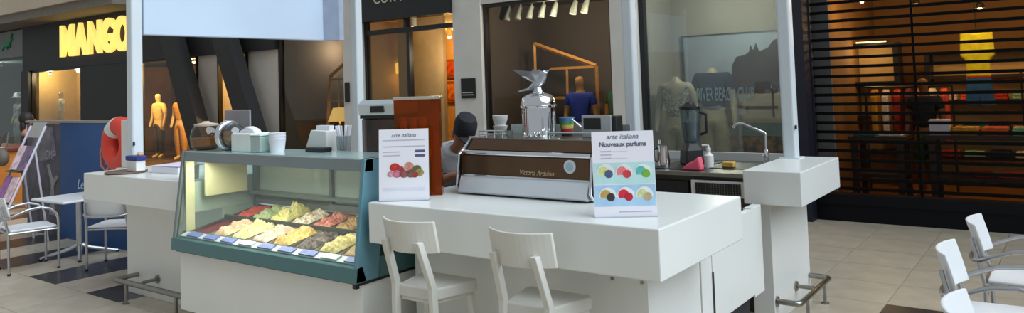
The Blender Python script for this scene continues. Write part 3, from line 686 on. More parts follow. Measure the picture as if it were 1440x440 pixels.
# ---- back counter
bc = thing('steel_work_counter', 'dark steel back work counter with sink and wire drawer behind the bar', 'counter', (-3.1, 5.75, 0))
obj('worktop', B().box(-4.4, -1.83, 5.30, 6.15, .945, .975), STEEL, bc, w=True, bevel=.004)
obj('splashback', B().box(-4.4, -1.83, 6.13, 6.15, .975, 1.04), WHITE2, bc, w=True)
obj('carcass', B().box(-4.38, -1.85, 5.36, 6.12, 0, .945), DKSTEEL, bc, w=True)
obj('sink', B().box(-2.25, -1.88, 5.55, 5.95, .976, .980), DKSTEEL, bc, w=True)
dr = obj('wire_drawer', B().box(-2.30, -1.90, 5.31, 5.36, .80, .915), WHITE2, bc, w=True, bevel=.004)
g = B()
for k in range(17): g.box(-2.262+k*.0203, -2.250+k*.0203, 5.300, 5.309, .815, .90)
for k in range(6): g.box(-2.265, -1.935, 5.300, 5.307, .815+k*.0155, .820+k*.0155)
obj('wire_grid', g, DKSTEEL, dr, w=True)
obj('shelf_front', B().box(-2.75, -2.33, 5.33, 5.36, .80, .90), BLACK, bc, w=True)
fc = thing('kitchen_tap', 'tall chrome kitchen tap with long bent spout by the end counter', 'tap', (-1.95, 5.98, .975))
obj('tap_body', B().lathe([(.028, 0), (.028, .01), (.018, .012), (.018, .10), (.014, .11)], (-1.95, 5.98, .975), 14), CHROME, fc, w=True, smooth=True)
obj('spout', B().tube([(-1.95, 5.98, 1.08), (-1.95, 5.98, 1.20), (-1.955, 5.98, 1.215), (-2.12, 5.98, 1.285), (-2.15, 5.98, 1.29), (-2.19, 5.98, 1.28), (-2.205, 5.98, 1.255)], .011, 10), CHROME, fc, w=True, smooth=True)
obj('lever', B().tube([(-1.95, 5.96, 1.03), (-1.95, 5.90, 1.05)], .007, 8), CHROME, fc, w=True)
# blender
bl = thing('blender', 'black blender with smoky clear jug on the steel work counter', 'blender', (-2.46, 5.72, .975))
obj('motor_base', B().lathe([(.105, 0), (.11, .02), (.10, .12), (.07, .17), (.065, .19)], (0, 0, 0), 4), BLACK, bl, bevel=.015)
obj('jug', B().lathe([(.06, .19), (.072, .30), (.078, .44)], (0, 0, 0), 20), glass('smoky_jug', (185, 200, 206), refl=.08, haze=.18, hazec=(130, 150, 160)), bl, smooth=True)
obj('jug_contents', B().lathe([(.055, .195), (.066, .30), (.069, .34)], (0, 0, 0), 16), glass('jug_grey', (120, 135, 140), refl=.02, haze=.35, hazec=(120, 135, 140)), bl, smooth=True)
obj('lid', B().lathe([(.082, .44), (.084, .465), (.05, .475), (.03, .50)], (0, 0, 0), 18), BLACK, bl, smooth=True)
obj('handle', B().tube([(.07, .02, .42), (.12, .03, .40), (.12, .03, .26), (.07, .02, .24)], .012, 8), BLACK, bl, smooth=True)
# bottles, cups, cloth near the sink
def bottle(label, loc, h, r, bodym, capm, pump=False):
    t = thing('bottle', label, 'bottle', loc)
    obj('bottle_body', B().lathe([(r, 0), (r, h*.62), (r*.45, h*.75), (r*.4, h*.85)], (0, 0, 0), 16), bodym, t, smooth=True)
    obj('cap', B().lathe([(r*.5, h*.84), (r*.5, h)], (0, 0, 0), 12), capm, t)
    if pump: obj('pump_nozzle', B().tube([(0, 0, h), (0, 0, h*1.12), (-.05, 0, h*1.12)], .008, 8), capm, t)
bottle('white pump bottle standing between blender and tap', (-2.27, 5.60, .975), .15, .036, WHITE2, WHITE2, True)
bottle('clear bottle with silver cap left of the blender', (-2.70, 5.66, .975), .20, .03, glass('bottle_clear', (215, 225, 225), refl=.1, haze=.2), CHROME)
bottle('small clear bottle with lime label behind the blender', (-2.58, 5.90, .975), .22, .03, glass('bottle_lime', (200, 215, 120), refl=.1, haze=.3, hazec=(190, 200, 70)), BLACK)
cn = thing('canister', 'white cup with brown label right beside the flavour card', 'cup', (-2.75, 5.42, .975))
obj('cup_body', B().lathe([(.04, 0), (.048, .15)], (0, 0, 0), 18), WHITE2, cn, smooth=True)
obj('brown_label', B().lathe([(.0445, .04), (.048, .11)], (0, 0, 0), 18), mat('label_brown', (120, 60, 48)), cn)
mj = thing('milk_jug', 'steel milk jug with dark handle beside the blender', 'jug', (-2.60, 5.50, .975))
obj('jug_body', B().lathe([(.045, 0), (.05, .05), (.04, .14), (.044, .17)], (0, 0, 0), 18), CHROME, mj, smooth=True)
obj('jug_handle', B().tube([(-.04, 0, .15), (-.08, 0, .14), (-.08, 0, .05), (-.045, 0, .04)], .008, 8), BLACK, mj, smooth=True)
ck = B(); 
ck.prism([(-2.41, .975), (-2.25, .975), (-2.25, 1.0), (-2.265, 1.08), (-2.30, 1.05), (-2.36, 1.02)], 'y', 5.38, 5.46)
tag(obj('dish_cloth', ck, mat('dish_pink', (228, 96, 118), rough=.9, var=.1), bevel=.012), 'crumpled coral-pink cloth on the edge of the steel counter', 'cloth')
tag(obj('scouring_sponge', B().box(-2.17, -2.08, 5.60, 5.66, .981, 1.02), mat('sponge_yellow', (206, 170, 80), rough=.95, bump=.5, scale=40), bevel=.006), 'yellow sponge lying by the sink on the steel counter', 'sponge')
tag(obj('black_bar_mat', B().box(-2.66, -2.30, 5.40, 5.95, .975, .981), BLACK), 'flat black rubber mat under the blender', 'mat')

# ---- poles and canopy panel
def pole(x, y, z0, z1, label, clip=True):
    p = thing('canopy_pole', label, 'pole', (x, y, z0), 0, 'white canopy poles of the kiosk')
    obj('shaft', B().box(-.05, .05, -.05, .05, 0, z1-z0), POLE, p, bevel=.018, seg=3)
    obj('foot_plate', B().box(-.075, .075, -.075, .075, 0, .008), POLE, p)
    if clip: obj('cable_clip', B().box(.052, .062, -.05, -.035, .22, .25), BLACK, p)
pole(-6.52, 3.35, ZT, 3.1, 'white pole standing on the left counter at the front')
pole(-6.52, 5.90, 0, 3.1, 'white pole behind the gelato case, left of the black shop sign', False)
pole(-3.06, 5.90, .975, 3.1, 'white pole standing behind the espresso machine and flavour card', False)
pole(-1.735, 5.90, ZT, 3.1, 'white pole standing on the narrow end counter at right')
cp = thing('kiosk_canopy', 'pale blue-white canopy fascia hanging between the two left poles', 'canopy', (-6.5, 4.5, 2.2))
PANEL = mat('canopy_panel', (196, 212, 232), rough=.35, var=.05, scale=.7)
obj('panel', B().box(-6.53, -6.47, 3.41, 5.42, 2.205, 2.95), PANEL, cp, w=True, bevel=.01)
obj('end_return', B().hexa([(-6.47, 5.38, 2.205), (-6.30, 5.46, 2.205), (-6.30, 5.52, 2.205), (-6.47, 5.44, 2.205), (-6.47, 5.38, 2.95), (-6.30, 5.46, 2.95), (-6.30, 5.52, 2.95), (-6.47, 5.44, 2.95)]), mat('canopy_return', (164, 176, 196), rough=.4), cp, w=True)

# ---- gelato display case
gc = thing('gelato_case', 'teal glass-fronted gelato display case on a white base', 'display case', (-4.2, 3.4, 0))
XL, XR, YB = -5.17, -3.26, 3.62
obj('base_cabinet', B().box(XL+.02, XR-.01, 2.955, YB, .16, .578), WHITE, gc, w=True, bevel=.004)
obj('kick_plate', B().box(XL+.06, XR-.05, 3.02, YB, 0, .16), KICK, gc, w=True)
obj('shadow_gap', B().box(XL+.01, XR, 2.93, YB, .570, .584), BLACK, gc, w=True)
obj('lower_apron', B().prism([(2.90, .584), (2.905, .665), (2.95, .672), (2.98, .584)], 'x', XL, XR), TEAL, gc, w=True)
obj('body_tub', B().prism([(2.98, .584), (2.985, .612), (YB, .722), (YB, .584)], 'x', XL+.02, XR-.02), GREYAL, gc, w=True)
obj('front_glass', B().prism([(2.925, .672), (2.937, .672), (3.012, 1.20), (3.0, 1.20)], 'x', XL+.03, XR-.03), CASEG, gc, w=True)
obj('top_trim', B().prism([(2.985, 1.198), (3.0, 1.262), (3.05, 1.262), (3.05, 1.198)], 'x', XL, XR), GREYAL, gc, w=True)
obj('top_shelf', B().box(XL, XR, 3.0, 3.34, 1.262, 1.270), mat('glass_top', (176, 200, 198), rough=.15, var=.05, spec=.8), gc, w=True)
obj('roof_panel', B().box(XL+.02, XR-.02, 3.05, 3.34, 1.225, 1.262).box(XL+.02, XR-.02, 3.34, YB, 1.205, 1.225), GREYAL, gc, w=True)
# end frames: front post, rails, glass
for nm, x0, x1, pm in (('left', XL, XL+.03, GREYAL), ('right', XR-.03, XR, TEALL)):
    pwid = .055 if nm == 'left' else .17
    ef = obj('end_frame', B().prism([(2.90, .584), (2.90+pwid*1.0, .584), (2.99+pwid, 1.27), (2.99, 1.27)], 'x', x0, x1), pm, gc, w=True, bevel=.004)
    obj('bottom_rail', B().box(x0+.004, x1-.004, 2.95, YB, .584, .70), TEAL, ef, w=True)
    obj('rear_post', B().box(x0+.004, x1-.004, YB-.05, YB, .70, 1.205), TEAL, ef, w=True)
    obj('end_glass', B().box((x0+x1)/2-.003, (x0+x1)/2+.003, 3.06, YB-.05, .70, 1.205), CASEG if nm == 'left' else glass('teal_glass', (120, 165, 170), refl=.05), ef, w=True)
obj('corner_clip', B().box(XR-.035, XR-.005, 2.905, 2.93, .555, .583), BLACK, gc, w=True)
obj('cream_end_board', B().box(XL+.035, XL+.05, 2.99, 3.055, .70, 1.20).box(XL+.05, XL+.065, 3.13, 3.48, .93, 1.17), mat('cream_board', (214, 212, 170), rough=.5), gc, w=True)
for k, (a, c) in enumerate(((XL+.04, -4.2), (-4.24, XR-.04))):
    sd = obj('rear_door', B().box(a, c, YB-.03-.02*k, YB-.02-.02*k, .82, 1.20), glass('rear_glass', (150, 175, 168), refl=.06, haze=.85, hazec=(196, 206, 202)), gc, w=True)
    obj('rear_door_frame', B().box(a, c, YB-.055-.02*k, YB-.03-.02*k, .82, .87).box(a, a+.03, YB-.055-.02*k, YB-.03-.02*k, .87, 1.20), mat('door_frame_grey', (96, 98, 98), rough=.4), sd, w=True)
obj('shelf_ledge', B().box(XL+.04, XR-.04, 3.50, 3.58, .900, .922), mat('ledge_grey', (120, 126, 124), rough=.3, metal=.5), gc, w=True)
lt = obj('lamp_tube', B().tube([(XL+.08, 3.07, 1.205), (XR-.08, 3.07, 1.205)], .012, 8), mat('case_tube', (255, 250, 235), emit=(255, 244, 220), estr=5), gc, w=True)
ad = bpy.data.lights.new('case_light', 'AREA'); ad.shape = 'RECTANGLE'; ad.size = 1.7; ad.size_y = .05; ad.energy = 15; ad.color = lin((255, 244, 222))
ao = bpy.data.objects.new('case_light', ad); COL.objects.link(ao); ao.parent = gc; ao.location = Vector((-4.21, 3.10, 1.19))-gc.location
ao.rotation_euler = (math.radians(-20), 0, 0)
# price tag row on the front ledge
LAB = mat('tag_blue', (112, 128, 200), rough=.5, var=.15, scale=30)
obj('tag_ledge', B().hexa([(XL+.04, 2.945, .675), (XR-.04, 2.945, .675), (XR-.04, 3.0, .695), (XL+.04, 3.0, .695), (XL+.04, 2.945, .680), (XR-.04, 2.945, .680), (XR-.04, 3.0, .700), (XL+.04, 3.0, .700)]), mat('ledge_white', (214, 220, 224), rough=.4), gc, w=True)
for k in range(9):
    x = XL+.12+k*.205
    obj('flavour_tag', B().hexa([(x, 2.948, .682), (x+.14, 2.948, .682), (x+.14, 2.992, .699), (x, 2.992, .699), (x, 2.944, .690), (x+.14, 2.944, .690), (x+.14, 2.988, .707), (x, 2.988, .707)]), LAB if k % 4 != 3 else mat('tag_white', (206, 214, 226)), gc, w=True)
# gelato pans, two rows of eight, sloping up to the rear
PANM = mat('pan_steel', (176, 178, 176), rough=.25, metal=1.)
FL = [[('dark red', (128, 40, 48), .0), ('cream speckled with pink', (236, 206, 176), .05), ('pale yellow', (240, 226, 140), .075), ('rose white', (238, 212, 200), .05), ('caramel orange', (222, 168, 84), .06), ('dark chocolate', (62, 46, 44), .045), ('pistachio cream', (232, 220, 160), .05), ('hazelnut', (204, 170, 116), .05)],
      [('coral red', (224, 104, 84), .03), ('mint with yellow ripple', (198, 196, 120), .055), ('white with yellow-green crest', (240, 232, 178), .10), ('brown and white', (198, 160, 120), .05), ('strawberry ripple', (228, 176, 150), .045), ('tan biscuit', (208, 164, 104), .05), ('orange brown', (196, 132, 70), .045), ('ochre', (200, 158, 84), .04)]]
FL2 = {'dark red': (96, 30, 40), 'cream speckled with pink': (214, 168, 140), 'pale yellow': (250, 244, 190), 'rose white': (226, 186, 170), 'caramel orange': (250, 214, 140), 'dark chocolate': (110, 92, 88), 'pistachio cream': (176, 150, 80), 'hazelnut': (150, 104, 60), 'coral red': (190, 60, 60), 'mint with yellow ripple': (150, 176, 150), 'white with yellow-green crest': (214, 200, 104), 'brown and white': (246, 240, 226), 'strawberry ripple': (180, 60, 56), 'tan biscuit': (130, 92, 56), 'orange brown': (232, 180, 110), 'ochre': (240, 214, 150)}
PW = (XR-XL-.12)/8; PD = .288
for row in (0, 1):
    y0 = 3.000+row*.305; zr = .738+row*.054
    for k in range(8):
        nm, col, hh = FL[row][k]; xc = XL+.06+PW*(k+.5)
        t = thing('gelato_pan', 'steel pan of %s gelato in the %s row of the case' % (nm, ('front', 'back')[row]), 'gelato pan', (xc, y0+PD/2, zr-.01), 0, 'gelato pans in the case')
        t.rotation_euler = (math.atan(.177), 0, 0)
        a, c, e = PW/2-.004, PD/2, .008
        b = B().box(-a, a, -c, -c+e, -.05, .0).box(-a, a, c-e, c, -.05, 0).box(-a, -a+e, -c+e, c-e, -.05, 0).box(a-e, a, -c+e, c-e, -.05, 0).box(-a, a, -c, c, -.056, -.05)
        obj('pan', b, PANM, t)
        # lumpy mound: heightfield swirl
        nx, ny = 22, 34; gx = a-e-.001; gy = c-e-.001; vv = []; ff = []
        ph = random.uniform(0, 6)
        for j in range(ny+1):
            for i in range(nx+1):
                u = -1+2*i/nx; v = -1+2*j/ny
                env = max(0, (1-u**4))*max(0, (1-v**6))
                crest = .45+.55*(.5+.5*v) if hh > .07 else .8+.2*v
                rip = .25*math.sin(9*v+2.2*u+ph)+.18*math.sin(13*u-4*v+ph*2)+random.uniform(-.28, .28)
                vv.append((u*gx, v*gy, -.03+env*(.022+hh*crest*(1+rip)*.72)))
        for j in range(ny):
            for i in range(nx): q = j*(nx+1)+i; ff.append((q, q+1, q+nx+2, q+nx+1))
        obj('gelato', B().add(vv, ff), mat('gelato_'+nm.replace(' ', '_'), col, rough=.45, var=.1, scale=48, rgb2=FL2[nm]), t, smooth=True)
obj('divider_bar', B().hexa([(XL+.05, 3.289, .742), (XR-.05, 3.289, .742), (XR-.05, 3.305, .745), (XL+.05, 3.305, .745), (XL+.05, 3.289, .772), (XR-.05, 3.289, .772), (XR-.05, 3.305, .775), (XL+.05, 3.305, .775)]), mat('divider_dark', (58, 62, 62), rough=.4), gc, w=True)

# ---- things on top of the case
ZC = 1.270; ZS = 1.225      # front glass shelf, lower service shelf behind it
jr = thing('storage_jar', 'round brown-filled glass jar with metal lid on the left of the case top', 'jar', (-5.055, 3.115, ZC))
obj('jar_glass', B().lathe([(.07, 0), (.105, .03), (.112, .09), (.10, .15), (.075, .175)], (0, 0, 0), 22), glass('jar_glass', (220, 210, 195), refl=.08), jr, smooth=True)
obj('brown_contents', B().lathe([(.062, .006), (.098, .032), (.105, .088)], (0, 0, 0), 20), mat('jar_brown', (186, 140, 84), var=.3, scale=30, rgb2=(150, 100, 56)), jr, smooth=True)
obj('lid', B().lathe([(.082, .172), (.085, .185), (.03, .195), (.02, .205)], (0, 0, 0), 20), mat('jar_lid', (206, 186, 170), rough=.4), jr, smooth=True)
gb = thing('glass_bowl', 'tilted clear glass sweets jar with bright chrome rim on the case top', 'jar', (-4.80, 3.13, ZC))
o = obj('bowl', B().torus((0, 0, .105), .088, .022, 'x', 26, 10), mat('bowl_silver', (214, 218, 226), rough=.12, metal=.9), gb, smooth=True); 
obj('bowl_glass', B().ell((.03, .02, .100), (.07, .088, .088), 18, 10), glass('bowl_clear', (200, 205, 215), refl=.12), gb, smooth=True)
obj('sweets', B().ell((.03, .02, .06), (.055, .07, .045), 14, 8), mat('sweets_brown', (96, 74, 70), var=.5, scale=40, rgb2=(190, 150, 60)), gb, smooth=True)
ps = thing('price_sign', 'small grey square sign plate standing behind the jars on the case', 'sign', (-4.93, 3.29, ZC))
obj('plate', B().box(-.155, .155, -.008, .008, .122, .278), mat('plate_grey', (150, 146, 152), rough=.6), ps, bevel=.006)
obj('stem', B().tube([(0, 0, .0), (0, 0, .13)], .01, 8), STEEL, ps)
obj('foot', B().box(-.06, .06, -.03, .03, 0, .008), STEEL, ps)
nb = thing('napkin_holder', 'white napkin holder box with a pulled-up napkin on the case top', 'napkin holder', (-4.56, 3.14, ZC))
obj('holder_body', B().box(-.11, .11, -.08, .08, 0, .125), mat('holder_white', (224, 232, 230), rough=.4), nb, bevel=.008)
obj('napkins', B().prism([(-.10, .12), (.10, .12), (.07, .15), (.0, .17), (-.08, .14)], 'y', -.03, .03), PAPER, nb, bevel=.008)
pc = thing('paper_cups', 'stack of plain white paper cups at the middle of the case top', 'cups', (-4.265, 3.14, ZC))
for k in range(3): obj('cup', B().lathe([(.045, .0), (.056, .085), (.058, .088)], (0, 0, .02*k), 18), PAPER, pc, smooth=True)
tp = thing('plastic_tub', 'pale mint square tub between napkin holder and paper cups', 'tub', (-4.40, 3.12, ZC))
obj('tub_body', B().box(-.045, .06, -.06, .05, 0, .11), glass('tub_mint', (205, 228, 222), refl=.08, haze=.55, hazec=(216, 232, 228)), tp, bevel=.01)
obj('tub_lid', B().box(-.05, .065, -.065, .055, .11, .118), mat('mint_lid', (206, 226, 220), rough=.4), tp, bevel=.003)
nd = thing('napkin_dispenser', 'slanted white leaflet box on the case top left of the second pole', 'leaflet box', (-4.20, 3.48, ZS))
obj('box_body', B().prism([(-.15, 0), (.09, 0), (.09, .165), (-.07, .17)], 'y', -.06, .06), WHITE2, nd, bevel=.005)
obj('leaflets', B().box(-.06, .08, -.02, .02, .165, .20), PAPER, nd)
sc_ = thing('spoon_holder', 'clear beaker of white plastic spoons beside the leaflet box', 'spoon holder', (-4.00, 3.48, ZS))
obj('beaker', B().lathe([(.045, 0), (.052, .13)], (0, 0, 0), 16), glass('beaker', (220, 228, 228), refl=.1, haze=.3), sc_, smooth=True)
for k in range(6):
    a = k*1.05; obj('spoon', B().tube([(.015*math.cos(a), .015*math.sin(a), .01), (.05*math.cos(a), .05*math.sin(a), .20)], [.005, .009], 6), PAPER, sc_)
tag(obj('black_tray', B().box(-4.06, -3.88, 3.20, 3.28, ZC, ZC+.03), BLACK, bevel=.008), 'small black tray on the case top in front of the spoon beaker', 'tray')
# dispenser with chrome head
dp = thing('drinks_dispenser', 'countertop dispenser with chrome head, black display and dark tinted tank', 'dispenser', (-3.55, 3.475, ZS), .22)
obj('tank', B().box(-.135, .135, -.12, .12, .0, .255), glass('tank_dark', (168, 158, 154), refl=.07), dp, bevel=.012)
obj('tank_contents', B().box(-.11, .11, -.09, .10, .013, .16), mat('tank_amber', (120, 78, 46), rough=.5, var=.3, scale=14), dp, bevel=.01)
obj('black_band', B().box(-.14, .14, -.125, .125, .255, .275), BLACK, dp)
hd = obj('chrome_head', B().prism([(-.135, .275), (-.145, .345), (-.10, .37), (.125, .37), (.125, .275)], 'x', -.145, .145), mat('head_silver', (206, 214, 218), rough=.25, metal=.7), dp, bevel=.008)
obj('display', B().box(-.045, .05, -.150, -.138, .292, .333), BLACK, hd)
obj('base_tray', B().box(-.14, .14, -.14, .13, -.0, .012), DKSTEEL, dp)

# ---- things on the bar
am = thing('cone_cabinet', 'tall amber tinted acrylic cabinet standing on the bar behind the left card', 'cabinet', (-3.092, 3.25, ZT), math.radians(36.4))
AMB = glass('amber_acrylic', (228, 172, 92), refl=.02, haze=.10, hazec=(190, 110, 10))
obj('front_panel', B().box(-.135, .135, -.004, .004, 0, .56), AMB, am)
for x in (-.135, .127): obj('side_panel', B().box(x, x+.008, .004, .085, 0, .56), AMB, am)
obj('edge_post', B().box(.075, .126, .03, .08, 0, .555), mat('amber_post', (176, 88, 24), rough=.3, var=.25, scale=8), am)
obj('top_rim', B().box(-.14, .14, -.01, .09, .56, .578), mat('rim_silver', (196, 186, 172), rough=.25, metal=.7), am, bevel=.004)
obj('back_panel', B().box(-.127, .127, .08, .085, 0, .56), AMB, am)
for z in (.0, .27): obj('inner_shelf', B().box(-.125, .07, .006, .078, z, z+.01), mat('amber_shelf', (120, 62, 20), rough=.4), am)
for k in range(3): obj('wafer_cone', B().lathe([(.006, .0), (.030, .17)], (-.085+.055*k, .04, .285), 14), mat('wafer', (206, 150, 80), var=.2, scale=40), am)
def card(label, loc, rz, wd, ht, lean):
    c = thing('menu_card', label, 'menu card', loc, rz, 'menu cards on the bar')
    def P(x, z, off): return (x, z*math.sin(lean)-off*math.cos(lean), z*math.cos(lean)+off*math.sin(lean)*0)
    def slab(nm, x0, x1, z0, z1, m, t0, t1, par=c):
        return obj(nm, B().hexa([P(x0, z0, t1), P(x1, z0, t1), P(x1, z0, t0), P(x0, z0, t0), P(x0, z1, t1), P(x1, z1, t1), P(x1, z1, t0), P(x0, z1, t0)]), m, par)
    slab('sheet', -wd/2, wd/2, 0, ht, PAPER, 0, .003)
    obj('stand_foot', B().box(-wd/2, wd/2, -.02, .05, 0, .004), glass('acrylic', (240, 242, 245), refl=.08), c)
    return c, slab, P
def ctext(c, P, s, size, x, z, m, lean, sx=1., shear=0., bold=0.):
    p = P(x, z, .0042); return text('lettering', s, size, m, c, p, (PI/2-lean, 0, 0), sx=sx, extrude=.0003, w=False, shear=shear, bold=bold)
ln = .10
c1, sl, P1 = card('white menu card with berry photo standing at the left end of the bar', (-3.042, 3.075, ZT), math.radians(33.8), .283, .40, ln)
ctext(c1, P1, 'arte italiana', .030, 0, .365, INK, ln, sx=1.0, shear=.25)
INKL = mat('pale_ink', (186, 182, 198), rough=.8)
for k, (x0, x1, z) in enumerate(((-.12, .12, .335), (-.12, .12, .300), (-.12, -.02, .270), (-.12, -.02, .250))): sl('text_line', x0, x1, z, z+.006, INKL, .003, .0036)
for z in (.268, .243): sl('price_block', .065, .12, z, z+.014, mat('ink_blue', (88, 88, 120)), .003, .0036)
for k, (x, z, r, col) in enumerate(((-.05, .185, .030, (200, 50, 46)), (-.02, .175, .022, (170, 60, 60)), (.03, .19, .028, (206, 140, 120)), (.075, .175, .025, (96, 100, 60)), (-.04, .15, .025, (190, 110, 130)), (.0, .15, .026, (150, 80, 84)), (.04, .15, .026, (120, 90, 70)), (.09, .155, .024, (170, 150, 96)), (-.075, .15, .018, (206, 150, 160)), (.062, .145, .02, (150, 60, 56)))):
    p = P1(x, z, .0034+.0001*k); obj('berry_print', B().prism([(p[0]+r*math.cos(q*PI/7), p[2]+r*.85*math.sin(q*PI/7)) for q in range(14)], 'y', p[1]-.0015-.0001*k, p[1]), mat('berry%d' % k, col, var=.3, scale=60), c1)
sl('footer_band', -.12, .12, .055, .075, mat('pale_band', (222, 220, 236)), .003, .0034)
c2, sl, P2 = card('white flavour card with six round pictures near the bar corner', (-1.690, 3.150, ZT), math.radians(33.5), .288, .395, ln)
ctext(c2, P2, 'arte italiana', .032, 0, .370, INK, ln, shear=.25)
ctext(c2, P2, 'Nouveaux parfums', .030, 0, .335, mat('ink_blue', (88, 88, 120)), ln, bold=.0006, sx=.95)
for z in (.300, .284, .268): sl('text_line', -.105, -.055, z, z+.006, INKL, .003, .0036)
for z in (.300, .268): sl('text_line', -.05, .02, z, z+.004, mat('pink_line', (216, 206, 222)), .003, .0036)
sl('upper_picture_band', -.142, .142, .152, .250, mat('band_mint', (186, 222, 222), var=.06, scale=12), .003, .0034)
sl('lower_picture_band', -.142, .142, .050, .148, mat('band_sky', (170, 206, 234), var=.08, scale=12), .003, .0034)
pics = [(-.085, .205, (220, 224, 150), (80, 92, 130)), (.0, .203, (232, 130, 130), (206, 60, 70)), (.088, .203, (90, 190, 180), (120, 180, 60)), (-.08, .098, (196, 160, 90), (60, 50, 50)), (.003, .098, (214, 40, 62), (190, 30, 50)), (.09, .098, (206, 214, 160), (190, 170, 130))]
for k, (x, z, ca, cb) in enumerate(pics):
    def disc(nm, x, z, r, m, t):
        p = P2(x, z, t); obj(nm, B().prism([(p[0]+r*math.cos(q*PI/10), p[2]+r*math.sin(q*PI/10)) for q in range(20)], 'y', p[1]-.0006, p[1]), m, c2)
    disc('plate_print', x, z, .040, mat('plate_print', (236, 238, 240)), .0036)
    disc('scoop_print', x-.010, z+.004, .025, mat('scoop_a%d' % k, ca, var=.12, scale=60), .0043)
    disc('scoop_print', x+.014, z-.006, .019, mat('scoop_b%d' % k, cb, var=.12, scale=60), .0050)
sl('footer_line', -.03, .12, .022, .027, INKL, .003, .0036)

# ---- espresso machine
em = thing('espresso_machine', 'long chrome and copper espresso machine with eagle-topped boiler on the bar', 'espresso machine', (-2.49, 3.7, ZT))
COP = mat('copper_panel', (92, 68, 48), rough=.2, metal=.6, var=.12, scale=3)
x0, x1 = -2.93, -2.035
def prof(o=0.): return [(3.95+o, 1.075-o), (3.95+o, 1.34+o), (3.56, 1.345+o), (3.50-o, 1.285), (3.445-o, 1.262), (3.445-o, 1.145), (3.425-o, 1.12), (3.425-o, 1.075), (3.46-o, 1.05-o), (3.9, 1.05-o)]
obj('body', B().prism(prof(), 'x', x0, x1), DKSTEEL, em, w=True)
obj('copper_front', B().box(x0+.012, x1-.012, 3.436, 3.445, 1.150, 1.258), COP, em, w=True)
obj('copper_upper', B().hexa([(x0+.012, 3.492, 1.288), (x1-.012, 3.492, 1.288), (x1-.012, 3.51, 1.288), (x0+.012, 3.51, 1.288), (x0+.012, 3.548, 1.342), (x1-.012, 3.548, 1.342), (x1-.012, 3.57, 1.342), (x0+.012, 3.57, 1.342)]), COP, em, w=True)
obj('chrome_apron', B().prism([(3.430, 1.143), (3.437, 1.148), (3.45, 1.143), (3.46, 1.045), (3.405, 1.045), (3.395, 1.055), (3.402, 1.08), (3.415, 1.115)], 'x', x0+.012, x1-.012), mat('apron_steel', (228, 234, 240), rough=.36, metal=.65, var=.02), em, w=True, smooth=True)
obj('chrome_rail', B().tube([(x0+.01, 3.455, 1.272), (x1-.01, 3.455, 1.272)], .016, 12), CHROME, em, w=True, smooth=True)
obj('chrome_strip', B().box(x0+.012, x1-.012, 3.425, 3.437, 1.143, 1.151), CHROME, em, w=True)
for xa in (x0-.012, x1):
    ec = obj('end_cheek', B().prism(prof(.004), 'x', xa, xa+.012), BLACK, em, w=True)
    pth = [(xa+.006, y, z) for y, z in ((3.95, 1.345), (3.55, 1.352), (3.49, 1.30), (3.436, 1.265), (3.425, 1.20), (3.412, 1.13), (3.405, 1.08), (3.44, 1.046))]
    obj('cheek_edge', B().tube(pth, .008, 8), CHROME, ec, w=True, smooth=True)
for xa in (x0+.06, x1-.06):
    for ya in (3.50, 3.88): obj('foot', B().tube([(xa, ya, ZT), (xa, ya, 1.055)], .02, 12), BLACK, em, w=True)
obj('cup_deck', B().box(x0, x1, 3.56, 3.95, 1.345, 1.350), STEEL, em, w=True)
gr_ = B()
for z in (1.372, 1.392): gr_.tube([(x0+.02, 3.585, z), (-2.70, 3.585, z)], .005, 6)
for k in range(4): gr_.tube([(x0+.03+k*.06, 3.585, 1.35), (x0+.03+k*.06, 3.585, 1.396)], .005, 6)
obj('cup_gallery', gr_, CHROME, em, w=True)
obj('cup_gallery', B().tube([(-2.40, 3.585, 1.352), (-2.40, 3.585, 1.385), (x1-.02, 3.585, 1.385), (x1-.02, 3.585, 1.352)], .006, 6), CHROME, em, w=True)
obj('rear_screen', B().box(x0+.02, x1-.02, 3.925, 3.935, 1.350, 1.41), mat('screen_pale', (196, 206, 206), rough=.25, metal=.4), em, w=True)
bd = obj('badge', B().tube([(-2.165, 3.437, 1.218), (-2.165, 3.428, 1.218)], .036, 22), mat('badge_silver', (206, 212, 216), rough=.3, metal=.5), em, w=True)
obj('badge_boss', B().tube([(-2.165, 3.428, 1.218), (-2.165, 3.425, 1.218)], .022, 18), mat('badge_blue', (150, 176, 190), rough=.4), bd, w=True)
text('lettering', 'Victoria Arduino', .040, mat('script_gold', (176, 156, 124), rough=.4), em, (-2.385, 3.434, 1.175), (PI/2, 0, 0), sx=.85, extrude=.001, shear=.35)
bo = obj('boiler', B().lathe([(.103, 0), (.105, .008), (.100, .012), (.100, .172), (.109, .175), (.111, .185), (.103, .190), (.102, .205), (.094, .230), (.076, .248), (.050, .257), (.034, .260), (.034, .266)], (-2.55, 3.72, 1.350), 30), CHROME, em, w=True, smooth=True)
obj('side_pipe', B().tube([(-2.43, 3.70, 1.35), (-2.43, 3.70, 1.50)], .008, 8), CHROME, bo, w=True)
for k in range(3): obj('valve', B().tube([(-2.52+k*.035, 3.585, 1.36), (-2.52+k*.035, 3.575, 1.375)], [.008, .012], 8), CHROME, bo, w=True)
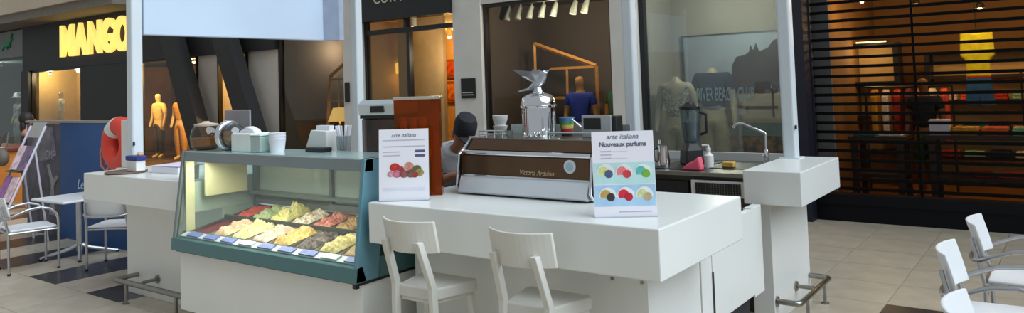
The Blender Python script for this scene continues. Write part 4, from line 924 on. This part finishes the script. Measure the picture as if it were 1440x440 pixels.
# eagle finial
ex, ey, ez = -2.55, 3.72, 1.612
SIL = mat('eagle_silver', (190, 194, 200), rough=.28, metal=.9)
eg = obj('eagle_body', B().tube([(ex-.085, ey, ez+.012), (ex-.04, ey, ez+.03), (ex, ey, ez+.052), (ex+.03, ey, ez+.075), (ex+.05, ey, ez+.10), (ex+.057, ey, ez+.118), (ex+.072, ey, ez+.112)], [.004, .018, .028, .028, .018, .015, .004], 10), SIL, em, w=True, smooth=True)
for sgn in (1, -1):
    wv = []
    for yo in (0, .006):
        wv += [(ex+.035, ey+sgn*(.015+yo), ez+.085), (ex+.055, ey+sgn*(.05+yo), ez+.135), (ex+.0, ey+sgn*(.07+yo), ez+.125), (ex-.105, ey+sgn*(.10+yo), ez+.140), (ex-.07, ey+sgn*(.06+yo), ez+.10), (ex-.03, ey+sgn*(.03+yo), ez+.07), (ex+.01, ey+sgn*(.018+yo), ez+.055)]
    n = 7
    obj('wing', B().add(wv, [tuple(range(n)), tuple(range(2*n-1, n-1, -1))]+[(i, (i+1) % n, n+(i+1) % n, n+i) for i in range(n)]), SIL, eg, w=True)
obj('tail', B().hexa([(ex-.12, ey-.03, ez+.004), (ex-.05, ey-.012, ez+.02), (ex-.05, ey+.012, ez+.02), (ex-.12, ey+.03, ez+.004), (ex-.12, ey-.03, ez+.012), (ex-.05, ey-.012, ez+.032), (ex-.05, ey+.012, ez+.032), (ex-.12, ey+.03, ez+.012)]), SIL, eg, w=True)
obj('perch', B().tube([(ex, ey, 1.614), (ex, ey, ez+.035)], [.03, .018], 12), SIL, eg, w=True)
# things on the machine
sm = thing('card_terminal', 'silver framed black panel box standing on the right end of the machine', 'terminal', (-2.155, 3.76, 1.350))
obj('silver_face', B().box(-.105, .085, -.035, -.02, 0, .125), mat('terminal_silver', (176, 182, 186), rough=.3, metal=.6), sm, bevel=.004)
obj('screen', B().box(-.09, .02, -.038, -.035, .045, .11), BLACK, sm)
obj('black_housing', B().box(-.10, .11, -.02, .06, 0, .12), BLACK, sm, bevel=.006)
st = thing('striped_cup', 'small paper cup with rainbow stripes beside the machine boiler', 'cup', (-2.42, 3.82, 1.350))
pr0, ph0 = .032, .11
for k, (nm_, col) in enumerate((('black', (30, 30, 36)), ('red', (196, 60, 70)), ('yellow', (236, 214, 110)), ('green', (90, 160, 110)), ('blue', (90, 130, 180)))):
    obj(nm_+'_band', B().lathe([(pr0+.003*k, .022*k), (pr0+.003*(k+1), .022*(k+1))], (0, 0, 0), 16), mat('band_'+nm_, col), st, smooth=True)
wn = tag(obj('long_spoon', B().tube([(-2.37, 3.80, 1.45), (-2.27, 3.84, 1.356)], .005, 6).ell((-2.27, 3.84, 1.358), (.014, .01, .007), 8, 6), CHROME), 'thin chrome spoon leaning beside the rainbow striped cup', 'spoon')
cb = thing('cup_stack', 'two white coffee cups stacked at the left end of the machine', 'cups', (-2.885, 3.78, 1.350))
obj('lower_cup', B().lathe([(.025, 0), (.044, .05), (.046, .06)], (0, 0, 0), 18), WHITE2, cb, smooth=True)
obj('upper_cup', B().lathe([(.028, .05), (.046, .10), (.048, .125)], (0, 0, 0), 18), WHITE2, cb, smooth=True)
for k in range(2): tag(obj('shot_glass', B().lathe([(.018, 0), (.022, .04)], (-2.80+k*.075, 3.66, 1.350), 14), glass('shot', (225, 230, 230), refl=.12, haze=.2), smooth=True), ('left', 'right')[k]+' of two tiny clear shot glasses on the machine cup deck', 'glass', 'shot glasses on the machine')

# ---- barista bending behind the machine
br = thing('person', 'person in black cap and grey shirt bending over behind the espresso machine', 'person', (-3.70, 4.235, 0), math.radians(62))
J = std_pose(); Hh = 1.62
def setj(k, x, y, z):
    a = J[k]; J[k] = (x/Hh, y/Hh, z/Hh, a[3], a[4])
setj('pelvis', 0, .08, .86); setj('spine', 0, .03, 1.0); setj('chest', 0, -.07, 1.13); setj('neckb', 0, -.16, 1.225); setj('neck', 0, -.205, 1.27); setj('head', 0, -.275, 1.335); setj('crown', 0, -.295, 1.415)
for s, k in ((1, 'l'), (-1, 'r')):
    setj('sh'+k, .165*s, -.08, 1.205); setj('el'+k, .23*s, -.20, .98); setj('wr'+k, .13*s, -.40, 1.06); setj('pa'+k, .10*s, -.46, 1.07)
    for q in range(4): setj('f%d%s' % (q, k), (.10-.015*(q-1.5))*s, -.525+.006*abs(q-1.5), 1.055)
    setj('th'+k, .055*s, -.47, 1.08)
    setj('hip'+k, .08*s, .07, .80); setj('kn'+k, .09*s, .03, .45); setj('an'+k, .09*s, .06, .075); setj('to'+k, .10*s, -.09, .03)
figure(br, J, SKIN2, Hh, top=CL('shirtgrey', (176, 178, 186)), bottom=CL('darkapron', (40, 40, 48)), sleeve=.9, hands=True)
cap = obj('cap', B().lathe([(.084, -.03), (.087, .02), (.084, .06), (.066, .098), (.03, .112)], (0, 0, 0), 24, sx=.92, sy=1.1), mat('cap_black', (26, 26, 34), rough=.8), br, smooth=True)
cap.location = (0, -.295, 1.365); cap.rotation_euler = (.55, 0, 0)
pk = obj('cap_peak', B().prism([(-.075, -.09), (-.06, -.15), (0, -.175), (.06, -.15), (.075, -.09)], 'z', -.018, -.008), MATS['cap_black'], cap)
for s in (-1, 1):
    obj('ear', B().ell((.075*s, -.255, 1.33), (.01, .02, .03), 8, 6), SKIN2, br, smooth=True)
    obj('eye', B().ell((.028*s, -.352, 1.345), (.010, .006, .008), 8, 6), BLACK, br)
obj('nose', B().ell((0, -.362, 1.315), (.012, .018, .022), 8, 6), SKIN2, br, smooth=True)
obj('mouth', B().ell((0, -.345, 1.278), (.024, .006, .006), 8, 6), mat('lips', (130, 70, 64)), br, smooth=True)
obj('apron', B().prism([(-.13, .35), (.13, .35), (.15, .85), (.09, 1.05), (-.09, 1.05), (-.15, .85)], 'y', -.10, -.085), MATS['cloth_darkapron'], br)

# ---- things on the left counter
wb = thing('menu_holder', 'tall narrow white menu holder standing left of the front pole', 'menu holder', (-6.765, 3.40, ZT))
obj('panel', B().box(-.065, .06, -.02, .02, .012, .43), WHITE2, wb, bevel=.006)
obj('foot', B().box(-.08, .07, -.06, .06, 0, .012), WHITE2, wb)
tr = thing('round_tray', 'round brown wooden tray lying in front of the left pole', 'tray', (-6.42, 3.22, ZT))
obj('tray_disc', B().lathe([(.15, 0), (.165, .006), (.165, .016), (.15, .018), (.148, .012)], (0, 0, 0), 28), mat('tray_wood', (112, 88, 74), rough=.5, var=.2), tr, smooth=True)
nbx = thing('sugar_box', 'white box with blue sugar sachets in front of the left pole', 'box', (-6.32, 3.26, ZT+.018))
obj('box_body', B().box(-.10, .06, -.04, .04, 0, .085), WHITE2, nbx, bevel=.004)
obj('blue_sachets', B().box(-.11, .075, -.045, .045, .087, .125), mat('sachet_blue', (30, 52, 128), rough=.5, var=.3, scale=20), nbx, bevel=.006)
obj('wafer', B().ell((.05, 0, .14), (.03, .03, .02), 10, 6), mat('wafer_pink', (206, 160, 140)), nbx)
lfs = thing('leaflet_stack', 'stack of white leaflets with violet edge on the left counter', 'leaflets', (-6.0, 3.45, ZT))
obj('stack', B().box(-.20, .20, -.13, .13, 0, .055), PAPER, lfs, bevel=.003)
obj('top_leaflet', B().hexa([(-.21, -.14, .056), (.21, -.14, .062), (.21, .12, .070), (-.21, .12, .060), (-.21, -.14, .058), (.21, -.14, .064), (.21, .12, .072), (-.21, .12, .062)]), mat('leaflet_violet', (222, 216, 236), rough=.6), lfs)
ch = thing('cup_holder', 'black cup holder stuffed with pale paper cones beside the case', 'cup holder', (-5.42, 3.22, ZT))
obj('holder_cup', B().lathe([(.045, 0), (.05, .10)], (0, 0, 0), 16), BLACK, ch, smooth=True)
for k in range(5): obj('paper_cone', B().lathe([(.004, .04), (.026, .18+.012*(k % 3))], (.022*math.cos(k*1.26), .022*math.sin(k*1.26), 0), 10), mat('paper_cream', (226, 222, 190), rough=.8), ch, smooth=True)

# ================================================================== SEATING
def make_stool(label, loc, rz):
    t = thing('bar_stool', label, 'stool', loc, rz, 'white stools at the bar')
    z = .65
    o = obj('seat', B().prism([(-.125, -.135), (.125, -.135), (.19, .12), (.175, .15), (-.175, .15), (-.19, .12)], 'z', z-.062, z), STOOLW, t, bevel=.010, seg=3)
    obj('apron', B().prism([(-.112, -.125), (.112, -.125), (.172, .128), (-.172, .128)], 'z', z-.080, z-.062), STOOLW, t, bevel=.004)
    for s in (-1, 1):
        def q(x, y, zz, a=.016, b_=.02): return [(x-a, y-b_, zz), (x+a, y-b_, zz), (x+a, y+b_, zz), (x-a, y+b_, zz)]
        L = [q(s*.150, -.185, 0), q(s*.132, -.142, .50), q(s*.128, -.145, .66), q(s*.115, -.225, .90)]
        b = B()
        vs = [p for ring in L for p in ring]; fs = [(3, 2, 1, 0), (12, 13, 14, 15)]
        for i in range(3):
            for k in range(4): fs.append((i*4+k, i*4+(k+1) % 4, (i+1)*4+(k+1) % 4, (i+1)*4+k))
        obj('leg', b.add(vs, fs), STOOLW, t, bevel=.004, label='rear leg rising into the back post')
        b = B().hexa(q(s*.185, .175, 0, .013, .013)+q(s*.155, .115, z-.075, .018, .018))
        obj('leg', b, STOOLW, t, bevel=.004)
    # curved backrest
    n = 14; vs = []; fs = []
    for zz, yo in ((.838, 0.), (1.0, -.035)):
        for th in (0, .018):
            for i in range(n+1):
                u = -1+2*i/n; vs.append((u*(.178-.0*th), -.178+yo+.075*u*u-th-.028, zz))
    m_ = n+1
    for i in range(n):
        fs += [(i, i+1, 2*m_+i+1, 2*m_+i), (m_+i+1, m_+i, 3*m_+i, 3*m_+i+1), (2*m_+i, 2*m_+i+1, 3*m_+i+1, 3*m_+i), (i+1, i, m_+i, m_+i+1)]
    fs += [(0, 2*m_, 3*m_, m_), (n, m_+n, 3*m_+n, 2*m_+n)]
    obj('backrest', B().add(vs, fs), STOOLW, t, bevel=.004)
    for s, y in ((0, .15),): obj('foot_bar', B().tube([(-.172, .150, .26), (.172, .150, .26)], .011, 8), STOOLW, t)
    for s in (-1, 1): obj('side_stretcher', B().tube([(s*.143, -.165, .22), (s*.173, .150, .22)], .010, 8), STOOLW, t)
    return t
s1 = make_stool('white curved-back bar stool nearest the gelato case', (-2.757, 2.985, 0), 0)
dup(s1, (-2.070, 3.005, 0), 0, 'white curved-back bar stool further right at the bar')

def make_chair(label, loc, rz, group):
    t = thing('armchair', label, 'chair', loc, rz, group)
    b = B(); zs = .425
    obj('seat', B().prism([(-.20, -.19), (.20, -.19), (.215, .17), (.19, .21), (-.19, .21), (-.215, .17)], 'z', zs-.022, zs), CHAIRW, t, bevel=.008)
    n = 10; vs = []; fs = []
    for zz, yo in ((.53, 0.), (.655, -.03), (.745, -.055)):
        for th in (0, .014):
            for i in range(n+1):
                u = -1+2*i/n; vs.append((u*.212, -.235+yo+.055*u*u-th, zz))
    m_ = n+1
    for L in range(2):
        o_ = L*2*m_
        for i in range(n):
            fs += [(o_+i, o_+i+1, o_+2*m_+i+1, o_+2*m_+i), (o_+m_+i+1, o_+m_+i, o_+3*m_+i, o_+3*m_+i+1)]
        fs += [(o_, o_+2*m_, o_+3*m_, o_+m_), (o_+n, o_+m_+n, o_+3*m_+n, o_+2*m_+n)]
    for i in range(n): fs += [(i+1, i, m_+i, m_+i+1), (4*m_+i, 4*m_+i+1, 5*m_+i+1, 5*m_+i)]
    obj('backrest', B().add(vs, fs), CHAIRW, t, bevel=.004)
    # arm hoop: front leg, arm, around behind the back, arm, front leg
    half = [(.235, .215, 0), (.235, .215, .44), (.235, .210, .50), (.235, .188, .555), (.235, .14, .598), (.235, .06, .620), (.235, -.05, .608), (.23, -.15, .570), (.215, -.22, .540), (.16, -.262, .528), (.08, -.278, .525)]
    path = half+[(0, -.283, .525)]+[(-x, y, z) for x, y, z in reversed(half)]
    obj('arm_hoop', B().tube(path, .0125, 10), ALU, t, smooth=True)
    for s in (-1, 1):
        obj('leg', B().tube([(s*.205, -.20, 0), (s*.200, -.205, .40), (s*.195, -.232, .53), (s*.185, -.262, .66)], .0115, 10), ALU, t, smooth=True)
        obj('seat_rail', B().tube([(s*.203, -.205, zs-.032), (s*.235, .215, zs-.032)], .010, 8), ALU, t, smooth=True)
        for y in (-.20, .215): obj('foot_cap', B().tube([(s*(.205 if y < 0 else .235), y, 0), (s*(.205 if y < 0 else .235), y, .02)], .015, 10), BLACK, t)
    obj('front_rail', B().tube([(-.235, .215, zs-.032), (.235, .215, zs-.032)], .010, 8), ALU, t, smooth=True)
    obj('rear_rail', B().tube([(-.203, -.205, zs-.032), (.203, -.205, zs-.032)], .010, 8), ALU, t, smooth=True)
    return t
GRP = 'white and aluminium cafe armchairs'
ch1 = make_chair('white aluminium-framed armchair at far left beside the magazine rack', (-8.45, 3.25, 0), -.15, GRP)
dup(ch1, (-7.735, 3.79, 0), math.radians(37), 'white armchair seen from behind between cafe table and left counter', GRP)
dup(ch1, (-.265, 5.45, 0), -PI/2, 'white armchair furthest back of the three at right, nearest the shutter', GRP)
dup(ch1, (-.315, 4.55, 0), -PI/2, 'middle white armchair of the three at the right edge', GRP)
dup(ch1, (-.165, 3.50, 0), -PI/2, 'nearest white armchair of the three at the lower right corner', GRP)

tb = thing('cafe_table', 'square white cafe table with aluminium pedestal between the left chairs', 'table', (-8.58, 3.80, 0), .06)
obj('table_top', B().box(-.33, .33, -.33, .33, .61, .635), CHAIRW, tb, bevel=.008)
obj('pedestal', B().tube([(0, 0, .06), (0, 0, .61)], .033, 16), ALU, tb, smooth=True)
obj('top_plate', B().box(-.16, .16, -.16, .16, .598, .611), ALU, tb)
for k in range(4):
    a = PI/4+k*PI/2+.3
    obj('foot', B().tube([(.02*math.cos(a), .02*math.sin(a), .12), (.10*math.cos(a), .10*math.sin(a), .085), (.36*math.cos(a), .36*math.sin(a), .018)], [.022, .020, .016], 8), ALU, tb, smooth=True)
    obj('glide', B().tube([(.355*math.cos(a), .355*math.sin(a), 0), (.355*math.cos(a), .355*math.sin(a), .016)], .018, 10), BLACK, tb)

# ================================================================== LEFT BACKGROUND
# magazine rack
mr_ = thing('magazine_rack', 'leaning white tube magazine rack with pink brochures before the dark panel', 'rack', (-9.75, 3.65, 0))
def rk(x, t): return (x, 3.40+t*.58, .02+t*1.34)
for x in (-9.98, -9.58): obj('side_tube', B().tube([rk(x, 0), rk(x, 1)], .014, 8), mat('rack_white', (214, 208, 222), rough=.4), mr_, w=True)
for x in (-9.98, -9.58): obj('rear_tube', B().tube([(x, 4.0, .0), rk(x, .8)], .012, 8), MATS['rack_white'], mr_, w=True)
bro_c = [(196, 120, 176), (150, 90, 150), (226, 196, 206), (120, 96, 130)]
for k, t0 in enumerate((.12, .36, .62)):
    a, c = rk(-9.97, t0), rk(-9.59, t0)
    obj('ledge', B().box(-9.97, -9.59, a[1]-.07, a[1]+.02, a[2]-.012, a[2]), DKSTEEL, mr_, w=True)
obj('header_plate', B().hexa([rk(-9.95, .9), rk(-9.61, .9), (-9.61, rk(0, .9)[1]+.01, rk(0, .9)[2]), (-9.95, rk(0, .9)[1]+.01, rk(0, .9)[2]), rk(-9.95, 1.03), rk(-9.61, 1.03), (-9.61, rk(0, 1.03)[1]+.01, rk(0, 1.03)[2]), (-9.95, rk(0, 1.03)[1]+.01, rk(0, 1.03)[2])]), mat('rack_plate', (170, 166, 164), rough=.5), mr_, w=True)
for k, t0 in enumerate((.13, .37, .63)):
    for q in range(2):
        xa = -9.96+q*.19; p, e = rk(xa, t0), rk(xa, t0+.20)
        tag(obj('brochure', B().hexa([(xa, p[1]-.03, p[2]), (xa+.17, p[1]-.03, p[2]), (xa+.17, p[1]-.018, p[2]), (xa, p[1]-.018, p[2]), (xa, e[1]-.03, e[2]), (xa+.17, e[1]-.03, e[2]), (xa+.17, e[1]-.018, e[2]), (xa, e[1]-.018, e[2])]), mat('brochure%d' % ((k+q) % 4), bro_c[(k+q) % 4], rough=.4, var=.3, scale=12)),
            '%s brochure, %s on the %s ledge of the magazine rack' % (['pink', 'mauve', 'pale rose', 'dusky violet'][(k+q) % 4], ('left', 'right')[q], ('lowest', 'middle', 'top')[k]), 'brochure', 'brochures in the rack')
# blue promotion stand
BLU = mat('stand_blue', (22, 78, 140), rough=.5, var=.05, scale=2)
bs = thing('promotion_stand', 'tall blue promotion stand with a dark printed left panel behind the cafe table', 'stand', (-9.5, 4.23, 0))
obj('blue_panel', B().box(-9.98, -8.15, 4.20, 4.26, 0, 1.385), BLU, bs, w=True)
obj('dark_panel', B().box(-10.95, -9.99, 4.21, 4.26, 0, 1.37), mat('panel_dark', (46, 44, 58), rough=.5, var=.5, scale=3, rgb2=(78, 72, 88)), bs, w=True)
obj('top_edge', B().box(-10.95, -8.15, 4.19, 4.26, 1.385, 1.41), mat('edge_grey', (150, 144, 140), rough=.4), bs, w=True)
obj('grey_print', B().prism([(-10.85, .95), (-10.7, 1.33), (-10.2, 1.33), (-10.1, .98), (-10.3, .92), (-10.6, .90)], 'y', 4.203, 4.21), mat('print_grey', (112, 108, 118), var=.35, scale=6), bs, w=True)
obj('figure_print', B().prism([(-10.30, .25), (-10.24, .62), (-10.36, .86), (-10.30, .87), (-10.20, .68), (-10.10, .74), (-10.06, .70), (-10.17, .60), (-10.16, .25)], 'y', 4.203, 4.21), mat('print_pale', (150, 148, 146), var=.2), bs, w=True)
text('lettering', 'OME', .16, mat('print_ink', (166, 156, 170)), bs, (-10.27, 4.203, .98), (PI/2, 0, 0), sx=.8, extrude=.001)
text('lettering', 'Le', .16, mat('blue_letter', (206, 222, 240)), bs, (-9.45, 4.195, .66), (PI/2, 0, 0), extrude=.001, shear=.3)
for z in (.16, .26): obj('dot_print', B().box(-9.5, -9.46, 4.195, 4.2, z, z+.03), MATS['blue_letter'], bs, w=True)
lb = thing('lifebuoy', 'big orange-red lifebuoy with a white segment on the blue stand', 'lifebuoy', (-8.25, 4.08, 1.165))
obj('ring', B().torus((0, 0, 0), .195, .105, 'y', 30, 12, PI*.75, PI*2.55), mat('buoy_red', (226, 66, 46), rough=.45), lb, smooth=True)
obj('white_segment', B().torus((0, 0, 0), .195, .107, 'y', 10, 12, PI*.55, PI*.75), WHITE2, lb, smooth=True)
obj('scroll_ornament', B().tube([(-.32, -.02, .04), (-.40, -.02, -.10), (-.38, -.02, -.24), (-.28, -.02, -.29), (-.20, -.02, -.24), (-.21, -.02, -.16), (-.28, -.02, -.17), (-.28, -.02, -.22)], .016, 8), mat('scroll_pink', (196, 132, 120), rough=.5), lb, smooth=True)
# timber counter and woman
ctn = thing('timber_counter', 'orange timber counter at the far left edge', 'counter', (-15.2, 5.2, 0))
obj('counter_body', B().box(-16.6, -14.0, 4.9, 5.7, 0, .86), mat('orange_timber', (196, 118, 44), rough=.5, var=.2, scale=4), ctn, w=True)
obj('counter_top', B().box(-16.65, -13.95, 4.85, 5.75, .86, .90), mat('dark_top', (110, 44, 30), rough=.4), ctn, w=True)
tag(obj('paper_plate', B().lathe([(.06, 0), (.11, .02)], (-14.15, 5.0, .90), 18), WHITE2), 'white plate on the orange timber counter', 'plate')
tag(obj('lemon', B().ell((-14.13, 4.98, .945), (.04, .04, .035), 12, 8), mat('lemon', (220, 200, 70), rough=.5)), 'yellow lemon on the white plate at far left', 'lemon')
wm = thing('person', 'dark-haired person in a dark sleeveless top with a grey bag at the far left', 'person', (-12.85, 4.95, 0), math.radians(150))
J = std_pose(); Hh = 1.50
setj('elr', -.24, -.16, 1.0); setj('wrr', -.20, -.40, .96); setj('par', -.195, -.46, .955); setj('thr', -.165, -.48, .97)
for q in range(4): setj('f%dr' % q, -.215+.014*q, -.53, .945)
figure(wm, J, SKIN, Hh, top=CL('darktop', (66, 58, 66)), bottom=CL('greybrown', (96, 88, 80)), sleeve=0, hands=True)
obj('hair', B().ell((0, .02, 1.395), (.085, .10, .105), 18, 12).ell((0, .055, 1.28), (.08, .05, .12), 16, 10), mat('hair_dark', (30, 22, 22), rough=.6, var=.2, scale=30), wm, smooth=True)
for s in (-1, 1):
    obj('ear', B().ell((.066*s, -.02, 1.37), (.008, .015, .022), 8, 6), SKIN, wm, smooth=True)
    obj('eye', B().ell((.024*s, -.082, 1.385), (.009, .005, .006), 8, 6), BLACK, wm)
obj('nose', B().ell((0, -.095, 1.365), (.010, .016, .02), 8, 6), SKIN, wm, smooth=True)
obj('mouth', B().ell((0, -.082, 1.335), (.020, .006, .005), 8, 6), MATS['lips'], wm, smooth=True)
hb = thing('handbag', 'grey slouchy shoulder bag hanging at the dark-haired person\'s side', 'bag', (-13.2, 4.72, .70))
obj('bag_body', B().ell((0, 0, .12), (.19, .09, .14), 18, 12), mat('bag_grey', (112, 104, 94), rough=.7, var=.15), hb, smooth=True)
obj('strap', B().tube([(-.12, 0, .22), (-.02, .03, .42), (.10, .06, .50), (.12, .02, .22)], .012, 8), MATS['bag_grey'], hb, smooth=True)

for o in list(bpy.data.objects):            # the rack and what lies in it stand a little further left
    if o.name.split('.')[0] in ('magazine_rack', 'brochure'): o.location.x -= .25
